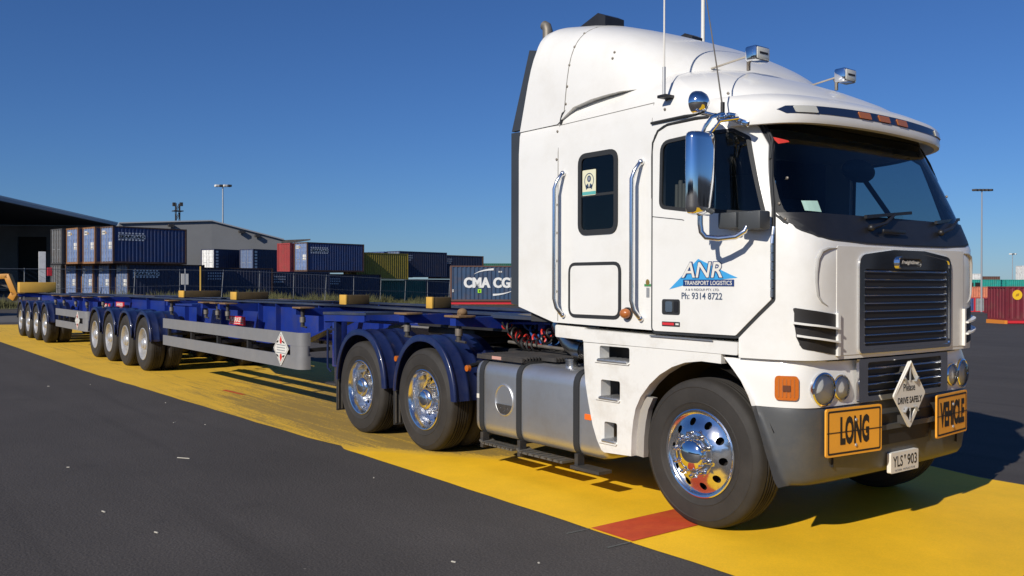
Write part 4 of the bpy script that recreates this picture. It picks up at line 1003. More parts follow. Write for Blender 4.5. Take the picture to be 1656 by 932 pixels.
for k_ in range(2):
    wheel('drive', -3.574-1.343*k_, .0, .512, T, rot=.5*k_); wheel('drive', -3.574-1.343*k_, 2*CY, .512, T, True)

# ------------------------------------------------------------------ mudguards
def mudguard(cx, parent, r=.625, wd=.62, front_drop=.55, rear_drop=.55, m=NAVY, y0=-.012, zc_=.53, far=False, name='mudguard'):
    path = []
    path.append((cx+r*.93, front_drop))
    for k_ in range(25):
        a = R(5+172*k_/24); path.append((cx+r*.93*math.copysign(abs(math.cos(a))**.9, math.cos(a)), zc_+r*math.sin(a)))
    path.append((cx-r*.93, rear_drop))
    prof = [(0, -.055), (0, 0), (.006, .010), (.02, .014), (.035, .010), (.05, .0), (.062, 0.0)]
    for c in (.17, .33, .49): prof += [(c-.022, 0), (c-.012, .008), (c+.012, .008), (c+.022, 0)]
    prof += [(wd-.02, 0), (wd, -.02)]
    rg = []
    for i, (x, z) in enumerate(path):
        a, c = Vector(path[max(i-1, 0)]), Vector(path[min(i+1, len(path)-1)]); t = (c-a).normalized(); n_ = (t.y, -t.x)
        if n_[1] < 0 and abs(n_[1]) > .05: n_ = (-n_[0], -n_[1])
        if i == 0: n_ = (1, 0)
        if i == len(path)-1: n_ = (-1, 0)
        rg.append([(x+n_[0]*h_, y0+y if not far else 2*CY-y0-y, z+n_[1]*h_) for y, h_ in prof])
    b = MB(m).loft(rg, cap=False, closed=False)
    return b.build(name, parent, smooth=50)
for far in (False, True):
    for cx in (-3.575, -4.93):
        mg = mudguard(cx, T, far=far)
        Y_ = (lambda y: 2*CY-y) if far else (lambda y: y)
        xb = cx+.61; b = MB(BLACK); b.cyl((xb-.06, Y_(.30), .90), (xb+.08, Y_(.30), .90), .035, seg=12); b.cyl((xb-.03, Y_(.14), .88), (xb-.03, Y_(.42), .92), .022, seg=8); b.mat(AMBER).cyl((xb+.02, Y_(.10), .87), (xb+.02, Y_(.135), .87), .03, seg=14); b.build('marker_lamp', mg)
        b = MB(mat('mudflap_rubber', (.03, .03, .03), .8)); x0 = cx-.615
        yy = sorted((Y_(.02), Y_(.58))); b.box((x0-.012, yy[0], .18), (x0+.008, yy[1], .56), .003)
        b.mat(STEELG)
        for k_ in range(12): y = lerp(yy[0]+.02, yy[1]-.02, k_/11); b.box((x0+.006, y-.006, .20), (x0+.014, y+.006, .54))
        b.build('mudflap', T)

# ------------------------------------------------------------------ trailers
def trailer_deck(z, x): return z
def i_beam(b, xs_z, y, fw=.19, th=.022):
    """main beam along x: list of (x, ztop, zbottom)"""
    for (x0, t0, b0), (x1, t1, b1) in zip(xs_z, xs_z[1:]):
        b.mat(DECK).loft([[(x0, y-fw/2, t0-th), (x0, y+fw/2, t0-th), (x0, y+fw/2, t0), (x0, y-fw/2, t0)], [(x1, y-fw/2, t1-th), (x1, y+fw/2, t1-th), (x1, y+fw/2, t1), (x1, y-fw/2, t1)]])
        b.mat(BLUE).loft([[(x0, y-.007, b0), (x0, y+.007, b0), (x0, y+.007, t0-th), (x0, y-.007, t0-th)], [(x1, y-.007, b1), (x1, y+.007, b1), (x1, y+.007, t1-th), (x1, y-.007, t1-th)]])
        b.loft([[(x0, y-fw/2, b0-th), (x0, y+fw/2, b0-th), (x0, y+fw/2, b0), (x0, y-fw/2, b0)], [(x1, y-fw/2, b1-th), (x1, y+fw/2, b1-th), (x1, y+fw/2, b1), (x1, y-fw/2, b1)]])
YB = (.74, 1.68)
def twistlock(x, z, parent, y=.10):
    for s_ in (1, -1):
        Y_ = (lambda v: CY+(v-CY)*s_)
        b = MB(RUST); yy = sorted((Y_(y-.06), Y_(y+.14))); b.box((x-.13, yy[0], z-.02), (x+.13, yy[1], z), .004)
        b.mat(STEEL).cyl((x, Y_(y+.03), z-.26), (x, Y_(y+.03), z-.02), .026, seg=12); b.mat(STEELG).cyl((x, Y_(y+.03), z-.2), (x, Y_(y+.03), z-.13), .038, seg=12); b.mat(STEEL).cyl((x-.05, Y_(y+.03), z-.25), (x+.12, Y_(y+.03), z-.26), .012, seg=8); b.build('twistlock', parent)
def outrigger(x, z, parent, wd=.10, drop=.12):
    b = MB(BLUE)
    b.loft([[(x-wd/2, .06, z-.10), (x+wd/2, .06, z-.10), (x+wd/2, .06, z-.02), (x-wd/2, .06, z-.02)], [(x-wd/2, .66, z-.05-drop*1.6), (x+wd/2, .66, z-.05-drop*1.6), (x+wd/2, .66, z-.02), (x-wd/2, .66, z-.02)], [(x-wd/2, 1.76, z-.05-drop*1.6), (x+wd/2, 1.76, z-.05-drop*1.6), (x+wd/2, 1.76, z-.02), (x-wd/2, 1.76, z-.02)], [(x-wd/2, 2.36, z-.10), (x+wd/2, 2.36, z-.10), (x+wd/2, 2.36, z-.02), (x-wd/2, 2.36, z-.02)]])
    return b.build('cross_bolster', parent)
def sideguard(x0, x1, parent, zt=1.045, zb=.575, far=False):
    Y_ = (lambda y: 2*CY-y) if far else (lambda y: y)
    root = None
    b = MB(RAIL)
    for a, c in ((zb, zb+.17), (zt-.17, zt)):
        pth = [(x0, -.0), (x1-.12, 0)]
        for k_ in range(7): an = R(90*k_/6); pth.append((x1-.12+.12*math.sin(an), .12-.12*math.cos(an)))
        pth.append((x1, .15))
        rg = [[(x, Y_(y), a), (x, Y_(y), a+.006), (x, Y_(y), c-.006), (x, Y_(y), c), (x-.025 if y > .1 else x, Y_(y+.025) if y < .1 else Y_(y), c), (x-.025 if y > .1 else x, Y_(y+.025) if y < .1 else Y_(y), a)] for x, y in pth]
        b.loft(rg)
    pth = [(x1-.30, 0)]+[(x1-.12+.12*math.sin(R(90*k_/6)), .12-.12*math.cos(R(90*k_/6))) for k_ in range(7)]
    b.loft([[(x+.0, Y_(y+.004), zb+.17), (x, Y_(y+.004), zt-.17), (x-.01, Y_(y+.02), zt-.17), (x-.01, Y_(y+.02), zb+.17)] for x, y in pth])
    g = b.build('side_guard', parent, smooth=40)
    for k_ in range(5):
        b = MB(CHASSIS); x = lerp(x0+.2, x1-.6, k_/4); yy = sorted((Y_(.03), Y_(.08))); b.box((x-.03, yy[0], zb), (x+.03, yy[1], zt-.01)); b.beam((x, Y_(.06), zt-.28), (x, Y_(.7), zt-.26), .05, .05); b.build('guard_post', g)
    b = MB(CHASSIS); b.beam((x0-.12, Y_(.05), zt-.08), (x0+.05, Y_(.05), zt-.08), .03, .03); b.build('guard_stay', g)
    return g
def barker(x, z, parent, y=.60):
    f = lambda d: (lambda u, v: ((u, y-d, v), (0, -1, 0)))
    b = MB(REDP).patch([rpoly(rect(x-.34, z-.07, x+.34, z+.07), .01)], f(0), .02); b.mat(SIGNW).text('BARKER', f(.0015), x-.27, z-.022, .54, .075, bold=.03); b.patch([rect(x-.30, z-.052, x+.30, z-.042)], f(.0015), 0); b.build('maker_plate', parent, smooth=0)
BBLK = mat('bolster_brown', (.085, .055, .018), .75, var=.25, vscale=6)
def bolster_block(x, z, parent, lx=.34, y0=.72, wd=.6, h=.125):  # brown block with its near end in yellow
    k_ = MB(BBLK).box((x-lx/2, y0+.012, z), (x+lx/2, y0+wd, z+h), .008).build('bump_block', parent)
    b = MB(YBLK).box((x-lx/2-.004, y0, z-.002), (x+lx/2+.004, y0+.03, z+h+.004), .006); b.build('yellow_end', k_)
def axlegroup(xc, n_, pitch, parent, ztop):
    b = MB(CHASSIS)
    for k_ in range(n_):
        x = xc-pitch*k_; b.cyl((x, .45, .5), (x, 1.97, .5), .065, seg=14); 
        for y in (.78, 1.64): b.beam((x+.55, y, .80), (x-.25, y, .52), .09, .10); b.cyl((x-.3, y, .52), (x-.3, y, .80), .11, seg=14)
    b.box((xc-pitch*(n_-1)-.6, .70, .80), (xc+.6, 1.72, .9))
    b.build('suspension', parent)
    for k_ in range(n_):
        x = xc-pitch*k_
        for far in (False, True):
            wheel('trailer', x, 2*CY if far else 0.0, .512, parent, far, rot=random.random())
            mudguard(x, parent, r=.60, wd=.60, front_drop=.62 if k_ == 0 else .80, rear_drop=.80, far=far)

A_ = empty('skeletal_trailer', (-10, CY, 0)); tag(A_, 'leading blue skeletal container trailer coupled behind the white prime mover', 'trailer', 'skeletal trailers of the road train')
b = MB(BLUE)
for y in YB:
    i_beam(b, [(-2.35, 1.36, 1.315), (-3.0, 1.375, 1.30), (-3.6, 1.38, 1.22), (-6.6, 1.395, 1.20), (-8.3, 1.395, .77), (-11.4, 1.385, .77), (-12.3, 1.38, .95), (-18.6, 1.375, .95)], y)
    for x in (-7.4, -8.9, -9.6, -10.5, -11.3, -12.6, -13.3, -14.6, -15.9): 
        zb_ = pw(-x, [(6.6, 1.2), (8.3, .77), (11.4, .77), (12.3, .95), (18.6, .95)])
        b.box((x-.008, y-.085, zb_), (x+.008, y+.085, 1.37))
for x in (-2.6, -5.2, -8.0, -9.3, -11.5, -13.1, -15.6, -17.6): b.box((x-.05, .74, 1.22), (x+.05, 1.68, 1.34))
b.mat(DECK).loft([[(-2.25, .55, 1.335), (-2.25, 1.87, 1.335), (-2.25, 1.87, 1.36), (-2.25, .55, 1.36)], [(-3.1, .50, 1.34), (-3.1, 1.92, 1.34), (-3.1, 1.92, 1.375), (-3.1, .50, 1.375)], [(-3.2, .62, 1.34), (-3.2, 1.80, 1.34), (-3.2, 1.80, 1.378), (-3.2, .62, 1.378)]])
b.mat(CHASSIS).box((-4.7, .62, 1.20), (-3.0, 1.80, 1.225))
b.build('frame', A_)
b = MB(BLUE); b.mat(DECK).beam((-6.0, .30, 1.315), (-4.9, .30, 1.335), .48, .03).mat(BLUE); b.beam((-6.0, .08, 1.27), (-4.95, .08, 1.30), .02, .11); b.box((-6.0, .08, 1.20), (-5.98, .55, 1.33)); b.build('side_flap', A_)
b = MB(BLUE); b.beam((-11.9, .30, 1.30), (-11.0, .30, 1.31), .48, .03); b.build('side_flap', A_)
for x in (-3.12, -4.1, -6.75, -9.5, -9.95, -10.5, -12.35, -17.4):
    twistlock(x, 1.372, A_); 
b = MB(RUST).sphere((-3.12, .17, 1.40), .05, (1.1, 1, .8), 12, 8); b.box((-3.15, .13, 1.372), (-3.09, .21, 1.40)); b.build('twistlock_head', A_)
for x in (-3.12, -4.1, -6.85, -9.7, -10.5, -12.4, -17.4): outrigger(x, 1.372, A_, drop=.06)
for x, l_, w_ in ((-13.75, .30, .74), (-10.90, .26, .58), (-6.80, .18, .36), (-4.62, .12, .27)): bolster_block(x, 1.396, A_, l_, wd=w_)
g = sideguard(-12.42, -6.55, A_); sideguard(-12.42, -6.55, A_, far=True)
diamond(lambda d: (lambda x, z: ((x, -.012-d, z), (0, -1, 0))), -7.12, .815, .245, .225, INK, 'side', g)
barker(-10.4, 1.06, A_, .60)
# landing legs
for y in (.42, 2.0):
    b = MB(BLUE).box((-6.35, y-.07, .62), (-6.2, y+.07, 1.25), .01); b.mat(STEEL).box((-6.32, y-.05, .42), (-6.23, y+.05, .64)); b.box((-6.42, y-.13, .39), (-6.13, y+.13, .42), .005); b.build('landing_leg', A_)
b = MB(NAVY).tube([(-5.95, .10, 1.12), (-5.95, .10, .65), (-5.92, .13, .60)], .014, 8); b.tube([(-5.95, .10, 1.12), (-5.8, .12, 1.12), (-5.8, .2, 1.12)], .014, 8); b.box((-5.74, .08, .70), (-5.68, .15, 1.25))
b.build('lifting_bracket', A_)
axlegroup(-13.74, 4, 1.295, A_, 1.14)
b = MB(STEEL).box((-16.6, .75, 1.05), (-15.4, 1.67, 1.16), .03); b.build('fifth_wheel', A_)

B_ = empty('skeletal_trailer', (-22, CY, 0)); tag(B_, 'rear blue skeletal container trailer at the far end of the road train', 'trailer', 'skeletal trailers of the road train')
b = MB(BLUE)
for y in YB:
    i_beam(b, [(-18.65, 1.36, 1.0), (-18.9, 1.355, .80), (-22, 1.35, .80), (-23, 1.345, .93), (-28.6, 1.34, .93)], y)
    for x in (-19.5, -20.3, -21.2, -22.4): b.box((x-.008, y-.085, .82), (x+.008, y+.085, 1.33))
for x in (-19, -20.5, -22.2, -24.5, -27, -28.5): b.box((x-.05, .74, 1.16), (x+.05, 1.68, 1.31))
b.build('frame', B_)
for x in (-19.0, -20.2, -21.6, -22.7, -28.3): twistlock(x, 1.335, B_); outrigger(x, 1.335, B_, drop=.06)
b = MB(YBLK).box((-28.6, .08, 1.345), (-28.2, 1.14, 1.68), .015); b.build('bump_block', B_, label='tall yellow end block')
g = sideguard(-22.0, -18.55, B_, 1.0, .53); sideguard(-22.0, -18.55, B_, 1.0, .53, far=True)
diamond(lambda d: (lambda x, z: ((x, -.012-d, z), (0, -1, 0))), -19.35, .76, .24, .22, INK, 'side', g)
barker(-19.2, 1.10, B_, .60); barker(-17.9, 1.16, A_, .60)
axlegroup(-23.55, 4, 1.311, B_, 1.1)

#BACKGROUND
# ------------------------------------------------------------------ background: containers
def ctn_mats(nm, col, door=None, var=.12):  # door colour is the side paint lightened for the sun on the ends
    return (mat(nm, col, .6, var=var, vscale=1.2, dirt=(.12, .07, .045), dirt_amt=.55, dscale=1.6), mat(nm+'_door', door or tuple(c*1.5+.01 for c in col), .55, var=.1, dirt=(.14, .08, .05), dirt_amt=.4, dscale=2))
CB = ctn_mats('container_blue', (.036, .07, .19), (.15, .22, .40)); CDK = ctn_mats('container_dark_blue', (.03, .04, .085), (.11, .16, .28)); COL_ = ctn_mats('container_olive', (.36, .27, .03)); CG = ctn_mats('container_green', (.02, .13, .09)); CGR = ctn_mats('container_grey', (.055, .057, .06), (.085, .085, .085))
CR = ctn_mats('container_red', (.32, .045, .045), (.42, .07, .06)); CW = ctn_mats('container_white', (.7, .7, .68), (.78, .78, .76)); CT = ctn_mats('container_teal', (.012, .30, .25)); CO = ctn_mats('container_orange', (.62, .20, .11)); CM = ctn_mats('container_maroon', (.17, .018, .03)); CC = ctn_mats('container_slate', (.032, .068, .135)); CBR = ctn_mats('container_brown', (.12, .06, .045))
RUSTF = mat('container_frame_rust', (.09, .05, .035), .8, var=.35, vscale=3); OFR = mat('container_frame_orange', (.24, .115, .05), .7, var=.2)
LETW = mat('container_lettering', (.85, .85, .83), .6)
def container(label, x, y, z, ang, L, ms, W=2.44, H=2.59, frame=None, logo=None, doors='x0', group=None, emblem=None, cat='shipping container', corr=.27):
    """origin: bottom corner of the seen long side at its door end; local x along the side, local y away from the viewer"""
    o = empty('shipping_container', (x, y, z), ang); tag(o, label, cat, group)
    bm_, dm = ms; e = .09; fm = frame or bm_
    b = MB(bm_)
    def corrugated(p0, p1, n_):      # zigzag wall between two ground points, n_ = outward normal
        p0, p1 = Vector(p0), Vector(p1); n_ = Vector(n_); D_ = p1-p0; ln = D_.length; k_ = max(2, round(ln/corr)); pts = []
        for i in range(k_):
            for u, d_ in ((0, 0), (.36, 0), (.5, -.045), (.86, -.045)): pts.append(p0+D_*((i+u)/k_)+n_*d_)
        pts.append(p1)
        b.raw([(p.x, p.y, .12) for p in pts]+[(p.x, p.y, H-.08) for p in pts], [(i, i+1, len(pts)+i+1, len(pts)+i) for i in range(len(pts)-1)])
    corrugated((e, .02, 0), (L-e, .02, 0), (0, -1, 0)); corrugated((e, W-.02, 0), (L-e, W-.02, 0), (0, 1, 0)); corrugated((L-.02, e, 0), (L-.02, W-e, 0), (1, 0, 0))
    if doors != 'x0': corrugated((.02, e, 0), (.02, W-e, 0), (-1, 0, 0))
    b.box((e, e, H-.10), (L-e, W-e, H-.03)); b.box((e, e, .08), (L-e, W-e, .14))
    b.build('body', o, smooth=0, local=True)
    b = MB(fm)
    for px in (0, L-.12):
        for py in (0, W-.12): b.box((px, py, 0), (px+.12, py+.12, H))
    for py in (0, W-.08):
        b.box((.12, py, 0), (L-.12, py+.08, .14)); b.box((.12, py+.01, H-.09), (L-.12, py+.07, H-.005))
    for px in (0.01, L-.09):
        b.box((px, .12, 0), (px+.08, W-.12, .14)); b.box((px, .12, H-.11), (px+.08, W-.12, H-.003))
    b.build('frame', o, smooth=0, local=True)
    if doors == 'x0':
        hw = (W-.24)/2
        for i in range(2):
            y0 = .12+hw*i
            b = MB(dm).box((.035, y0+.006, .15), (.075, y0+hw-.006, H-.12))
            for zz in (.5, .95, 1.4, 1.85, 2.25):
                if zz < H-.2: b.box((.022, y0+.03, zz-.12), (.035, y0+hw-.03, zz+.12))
            if logo:      # local +y is to the left seen from the door end
                fd = lambda u, v: ((.016, y0+hw-u, v), (-1, 0, 0))
                if i == 1:
                    b.mat(SIGNW).patch([rect(.10, H-.55, hw-.30, H-.28)], fd, .004); b.mat(INK).text('SEAROAD', lambda u, v: ((.012, y0+hw-u, v), (-1, 0, 0)), .13, H-.47, hw-.36, .13, bold=.02)
                    b.mat(YBLK).patch([[(hw-.22, H-.5), (hw-.06, H-.5), (hw-.14, H-.3)]], fd, .004)
                else:
                    b.mat(SIGNW)
                    for a in (0, 1):
                        for c in (0, 1): b.patch([rect(.30+.24*a, 1.0+.27*c, .50+.24*a, 1.23+.27*c)], fd, .004)
            d = b.build('door', o, smooth=0, local=True)
            b = MB(GALV)
            for yy in (y0+.2, y0+hw-.2): b.cyl((.012, yy, .1), (.012, yy, H-.08), .018, seg=6); b.box((-.005, yy-.05, 1.05), (.02, yy+.25*(1 if yy < y0+hw/2 else -1), 1.09))
            b.build('lock_rod', d, local=True)
    fs = lambda d: (lambda u, v: ((u, .018-d, v), (0, -1, 0)))
    if logo == 'searoad':
        x0 = .38; b = MB(LETW); wd = 1.95
        for zz in (H-.52, H-.98):
            for i in range(8): b.patch([rect(x0+wd*i/8, zz, x0+wd*i/8+wd/8*.62, zz+.10)], fs(.004), 0)
        b.patch([rect(x0, H-.84, x0+wd, H-.58)], fs(.003), 0); b.mat(INK).text('SEAROAD', fs(.006), x0+.02, H-.82, wd-.05, .22, bold=.05, shear=.2)
        b.build('lettering', o, smooth=0, local=True)
    if logo == 'faded':
        b = MB(mat('faded_lettering', (.62, .64, .66), .7)); x0 = .45
        for zz, n_ in ((H-.50, 7), (H-.72, 7), (H-.94, 6)):
            for i in range(n_): b.patch([rect(x0+.2*i, zz, x0+.2*i+.11, zz+.11)], fs(.004), 0)
        b.build('lettering', o, smooth=0, local=True)
    if emblem: emblem(o, L, W, H, fs)
    return o
ROW = R(113); dx_, dy_ = math.cos(ROW), math.sin(ROW); nx_, ny_ = math.cos(ROW+math.pi/2), math.sin(ROW+math.pi/2)
def at(s, back=0): return (-62.7+dx_*s+nx_*back, 12.0+dy_*s+ny_*back)
Wc = 1.95; ROWC = R(101.5); G = 'containers stacked behind the wire fence'
def rowc(label, s, L, z, ms, back=0, **k):
    x, y = at(s, back); return container(label, x, y, z, ROWC, L, ms, group=G, W=k.pop('W', Wc), **k)
ZB = .40
rowc('dark blue container with white stripes and lettering at the lower left corner of the stack', 0, 5.9, ZB, CDK, frame=RUSTF, logo='searoad')
rowc('blue container with white lettering on top of the left stack', -1.19, 5.5, ZB+2.6, CB, frame=RUSTF, logo='searoad')
lowd = ['blue door end with a single leaf label, lower tier, second from the corner', 'blue door end in the lower tier, third from the stack corner', 'blue door end in the lower tier beside the grey container']
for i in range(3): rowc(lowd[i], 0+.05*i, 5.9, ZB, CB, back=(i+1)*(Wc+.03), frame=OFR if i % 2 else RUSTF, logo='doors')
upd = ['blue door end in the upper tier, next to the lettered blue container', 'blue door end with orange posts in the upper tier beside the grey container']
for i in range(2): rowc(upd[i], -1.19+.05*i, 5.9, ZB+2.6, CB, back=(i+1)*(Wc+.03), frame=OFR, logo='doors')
rowc('dull grey container in the lower tier at the left end of the stack', .2, 5.9, ZB, CGR, back=4*(Wc+.03))
rowc('dull grey container in the upper tier at the left end of the stack', -1.05, 5.9, ZB+2.6, CGR, back=3*(Wc+.03))
rowc('dark blue container with faded lettering behind the yellow post, lower tier', 6.63, 6.3, .25, CDK, frame=RUSTF, logo='faded')
rowc('dark navy container behind the wire fence, lower tier, left of the green one by two', 13.44, 6.4, .03, CDK, logo='faded')
rowc('dark blue container directly left of the green container, lower tier', 20.44, 6.6, -.12, CDK, frame=RUSTF, logo='faded')
rowc('green container standing on the ground under the olive one', 27.42, 6.9, -.50, CG, H=2.45)
rowc('dark container in the lower tier right of the green one, partly behind the wire fence', 34.6, 6.2, -.55, CDK, frame=RUSTF)
rowc('bright blue container with rusty base in the upper tier, doors lit by the sun', 18.19, 6.4, 2.66, CB, frame=RUSTF, logo='searoad')
rowc('red container with plain end wall beside the blue doors in the upper tier', 18.1, 6.2, 2.62, CR, back=Wc+.03, doors='none')
rowc('olive yellow container in the upper tier on the green one', 24.85, 6.6, 1.98, COL_, frame=COL_[0])
b_ = rowc('dark blue container in the upper tier right of the olive one', 31.6, 6.7, 2.30, CDK, logo='faded')
rowc('blue door end showing above the olive container', 31.6, 6.2, 2.27, CB, back=Wc+.03, logo='doors'); rowc('blue door end furthest left above the olive container', 31.5, 6.2, 2.24, CB, back=2*(Wc+.03), logo='doors')
rowc('dark blue container with an orange corner post in the upper tier at the right end', 38.9, 6.8, 2.12, CDK, frame=OFR, logo='faded')
# a second stack further back
def seen(u, D): 
    rx, fx = (.604, .797), (-.797, .604); r_ = (u-828)/1455.36*D
    return (4.168+fx[0]*D+rx[0]*r_, -4.750+fx[1]*D+rx[1]*r_)
def strip(o, L, W, H, fs):
    b = MB(SIGNW)
    for i in range(6): b.patch([rect(.25, .45+.34*i, .62, .68+.34*i)], fs(.004), 0)
    b.build('lettering', o, smooth=0, local=True)
for u, lab, ms in ((347, 'navy container with white door end and a white letter strip, behind the row', (CDK[0], CW[1])), (410, 'second navy container with a white letter strip, behind the row', CDK)):
    x, y = seen(u, 100)
    container('plain navy container under the one with '+('white doors' if u < 400 else 'grey doors')+', behind the row', x, y, .2, ROW, 6.06, CDK, W=2.1, group=G)
    container(lab, x, y, 2.82, ROW, 6.06, ms, W=2.1, emblem=strip, group=G)
x, y = seen(768, 120); container('dark green container far behind, its top edge showing over the slate one', x, y, 1.7, R(56), 12.2, CG); x, y = seen(768, 120.2); container('green container under the far dark green one', x, y, -.95, R(56), 12.2, CG)
# the slate container with the shipping line's name on a red platform
def cma(o, L, W, H, fs):
    b = MB(mat('container_lettering_white', (.78, .78, .75), .55)); b.text('CMA CGM', fs(.004), .98, .98, 4.0, .76, bold=.03, space=1.04)
    for q in (.03, .06): b.text('CMA CGM', fs(.004+q*.03), .98+q, .98, 4.0, .76, bold=.03, space=1.04)
    f = fs(.005)
    def arc(p0, p1, p2, w0, w1):
        up_, lo = [], []
        for i in range(15):
            t = i/14; x_ = (1-t)**2*p0[0]+2*t*(1-t)*p1[0]+t*t*p2[0]; z_ = (1-t)**2*p0[1]+2*t*(1-t)*p1[1]+t*t*p2[1]; w_ = lerp(w0, w1, t)
            up_.append((x_, z_+w_)); lo.append((x_, z_-w_))
        b.patch([up_+lo[::-1]], f, 0)
    arc((1.75, 1.98), (2.2, 2.28), (3.15, 2.33), .012, .075); arc((3.1, .48), (3.9, .50), (4.6, .80), .075, .012)
    b.mat(mat('lime_sticker', (.35, .75, .02), .6)).patch([rect(2.0, .62, 2.26, .90)], f, 0); b.mat(INK).patch([rect(2.09, .68, 2.17, .82)], fs(.007), 0)
    b.mat(SIGNW).patch([rect(.16, .78, .26, .86)], f, 0).patch([rect(.16, .68, .26, .74)], f, 0).patch([rect(3.5, 2.1, 3.6, 2.2)], f, 0).patch([rect(3.65, 2.1, 3.75, 2.2)], f, 0)
    b.build('lettering', o, smooth=0, local=True)
container('slate blue container with big white shipping line lettering and two white arcs', -50.33, 30.97, .34, R(57), 12.19, CC, frame=CBR[0], emblem=cma, corr=.31)
pf = empty('container_platform', (-50.5, 30.7, -.25), R(57)); tag(pf, 'low red platform under the slate blue container', 'platform')
b = MB(REDP).box((.1, .1, .38), (12.4, .3, .58)).box((.1, 2.1, .38), (12.4, 2.3, .58)); b.build('deck', pf, smooth=0, local=True)
for xx in (.6, 6, 11.6):
    MB(CBR[0]).box((xx, .12, 0), (xx+.35, 2.3, .38)).build('leg', pf, smooth=0, local=True)
# right-hand side
G2 = 'containers in the far yard on the right'
def yc(label, u0, u1, D, z0, z1, ms, emblem=None, W=2.44, doors='none', frame=None, ang=None):
    x0, y0 = seen(u0, D); x1, y1 = seen(u1, D); return container(label, x0, y0, z0, math.atan2(y1-y0, x1-x0) if ang is None else ang, math.hypot(x1-x0, y1-y0), ms, W=W, H=z1-z0, emblem=emblem, doors=doors, group=G2, frame=frame, corr=.4)
for i, (z0, z1) in enumerate(((-3.2, -.35), (-.33, 2.45))):
    for j in range(2):
        yc(('upper' if i else 'lower')+' teal container '+('behind the orange one, under the white box' if j == 0 else 'behind the big maroon container'), 1520+107*j, 1626+107*j, 166, z0, z1, CT)
yc('weathered white container on top of the far teal row', 1556, 1588, 184, .4, 3.75, CW); yc('brown container on the far teal row beside the white one', 1590, 1618, 184, .4, 3.2, CBR)
yc('white container at the frame edge above the teal row', 1654, 1690, 184, .4, 5.4, CW)
yc('salmon orange half-height container on top of the grey ones', 1565, 1614, 150, -.62, 1.18, CO)
for u0, u1, lab, ms in ((1567, 1577, 'narrow blue container under the salmon orange one', CB), (1577.5, 1600, 'pale grey container under the salmon orange one', ctn_mats('container_light_grey', (.26, .28, .27))), (1600.5, 1608, 'dark slate container at the right end under the salmon orange one', CC)):
    yc(lab, u0, u1, 150, -3.0, -.65, ms, frame=REDP)
def disc(r, dx, dz):
    def f(o, L, W, H, fs):
        b = MB(mat('emblem_yellow', (.85, .52, .02), .5)).patch([ell(dx, H-dz, r, r, 28)], fs(.004), 0); b.mat(mat('emblem_brown', (.45, .22, .02), .5)).patch([[(dx-r*.4, H-dz-r*.35), (dx+r*.3, H-dz-r*.2), (dx+r*.4, H-dz+r*.35), (dx-r*.2, H-dz+r*.2)]], fs(.006), 0); b.build('emblem', o, smooth=0, local=True)
    return f
m1 = yc('big maroon container with a yellow round emblem near the right edge', 1628, 1752, 62, -.85, 1.50, CM, disc(.34, .78, .58))
x, y = seen(1627, 61.9); t = empty('container_trailer', (x, y, -1.22), math.atan2(.797, .604)); tag(t, 'red trailer chassis with orange ends under the big maroon container', 'trailer')
MB(REDP).box((0, .05, .18), (5.2, 2.4, .36)).build('deck', t, smooth=0, local=True); MB(mat('end_orange', (.75, .25, .03), .6)).box((-.06, .0, .05), (.14, 2.4, .38)).build('end_beam', t, smooth=0, local=True)
for xx in (.6, 3.8): MB(RUBBER).lathe([(.05, .0), (.24, .0), (.26, .05), (.26, .25), (.24, .3), (.05, .3)], (xx, .12, .10), 16).build('wheel', t, local=True)
yc('small maroon container with a yellow round emblem, left of the big maroon one', 1609, 1640, 110, -2.0, -.15, CM, disc(.26, .45, .42))
x, y = seen(1612, 109); ps = MB(mat('post_yellow', (.8, .5, .03), .6)).box((x-.2, y-.2, -2.4), (x+.2, y+.2, -1.0)).box((x-.2, y-.2, -2.4), (x+.5, y+.7, -1.9)).build('safety_bollard', smooth=0); tag(ps, 'yellow safety post at the foot of the small maroon container', 'bollard')
x, y = seen(1577, 163); sp_ = empty('container_handler', (x, y, -.3), R(53)); tag(sp_, 'dark container handler frame standing before the teal row', 'handler')
MB(INK).box((-.9, 0, 0), (-.2, .4, 2.2)).box((.3, 0, 0), (1.0, .4, 2.2)).build('mast', sp_, smooth=0, local=True); MB(INK).box((-.9, 0, .9), (1.0, .3, 1.2)).build('crossbeam', sp_, smooth=0, local=True)

# ------------------------------------------------------------------ warehouse with gable, open shed, poles
WALLG = mat('warehouse_grey', (.20, .205, .21), .8, var=.06, vscale=.4); WALLD = mat('warehouse_dark_band', (.07, .075, .085), .8, var=.1); ROOFM = mat('roof_sheet', (.4, .42, .44), .5, .3); SHEDW = mat('shed_wall', (.24, .24, .25), .85, var=.12, vscale=.5); SOFF = mat('shed_soffit', (.06, .062, .068), .85)
wh = empty('warehouse', (-100, 28, .3)); tag(wh, 'grey gabled warehouse rising behind the stacked blue containers', 'warehouse')
g0, g1, g2 = Vector((-101.9, 20.9, 0)), Vector((-99.7, 30.44, 0)), Vector((-98.2, 38.6, 0))
dpt = Vector((-.98, .2, 0))*26
def wallpts(p, q, zp, zq, z0, m_, nm, off=0):
    n_ = Vector((.98, -.2, 0))*off
    b = MB(m_); b.loft([[p+n_+Vector((0, 0, z0)), q+n_+Vector((0, 0, z0)), q+n_+Vector((0, 0, zq)), p+n_+Vector((0, 0, zp))], [p+dpt+Vector((0, 0, z0)), q+dpt+Vector((0, 0, z0)), q+dpt+Vector((0, 0, zq)), p+dpt+Vector((0, 0, zp))]]); return b.build(nm, wh, smooth=0)
wallpts(g0, g1, 8.2, 8.75, 0, WALLG, 'wall'); wallpts(g1, g2, 8.75, 6.75, 0, WALLG, 'wall')
b = MB(WALLD); n_ = Vector((.98, -.2, 0))*.06
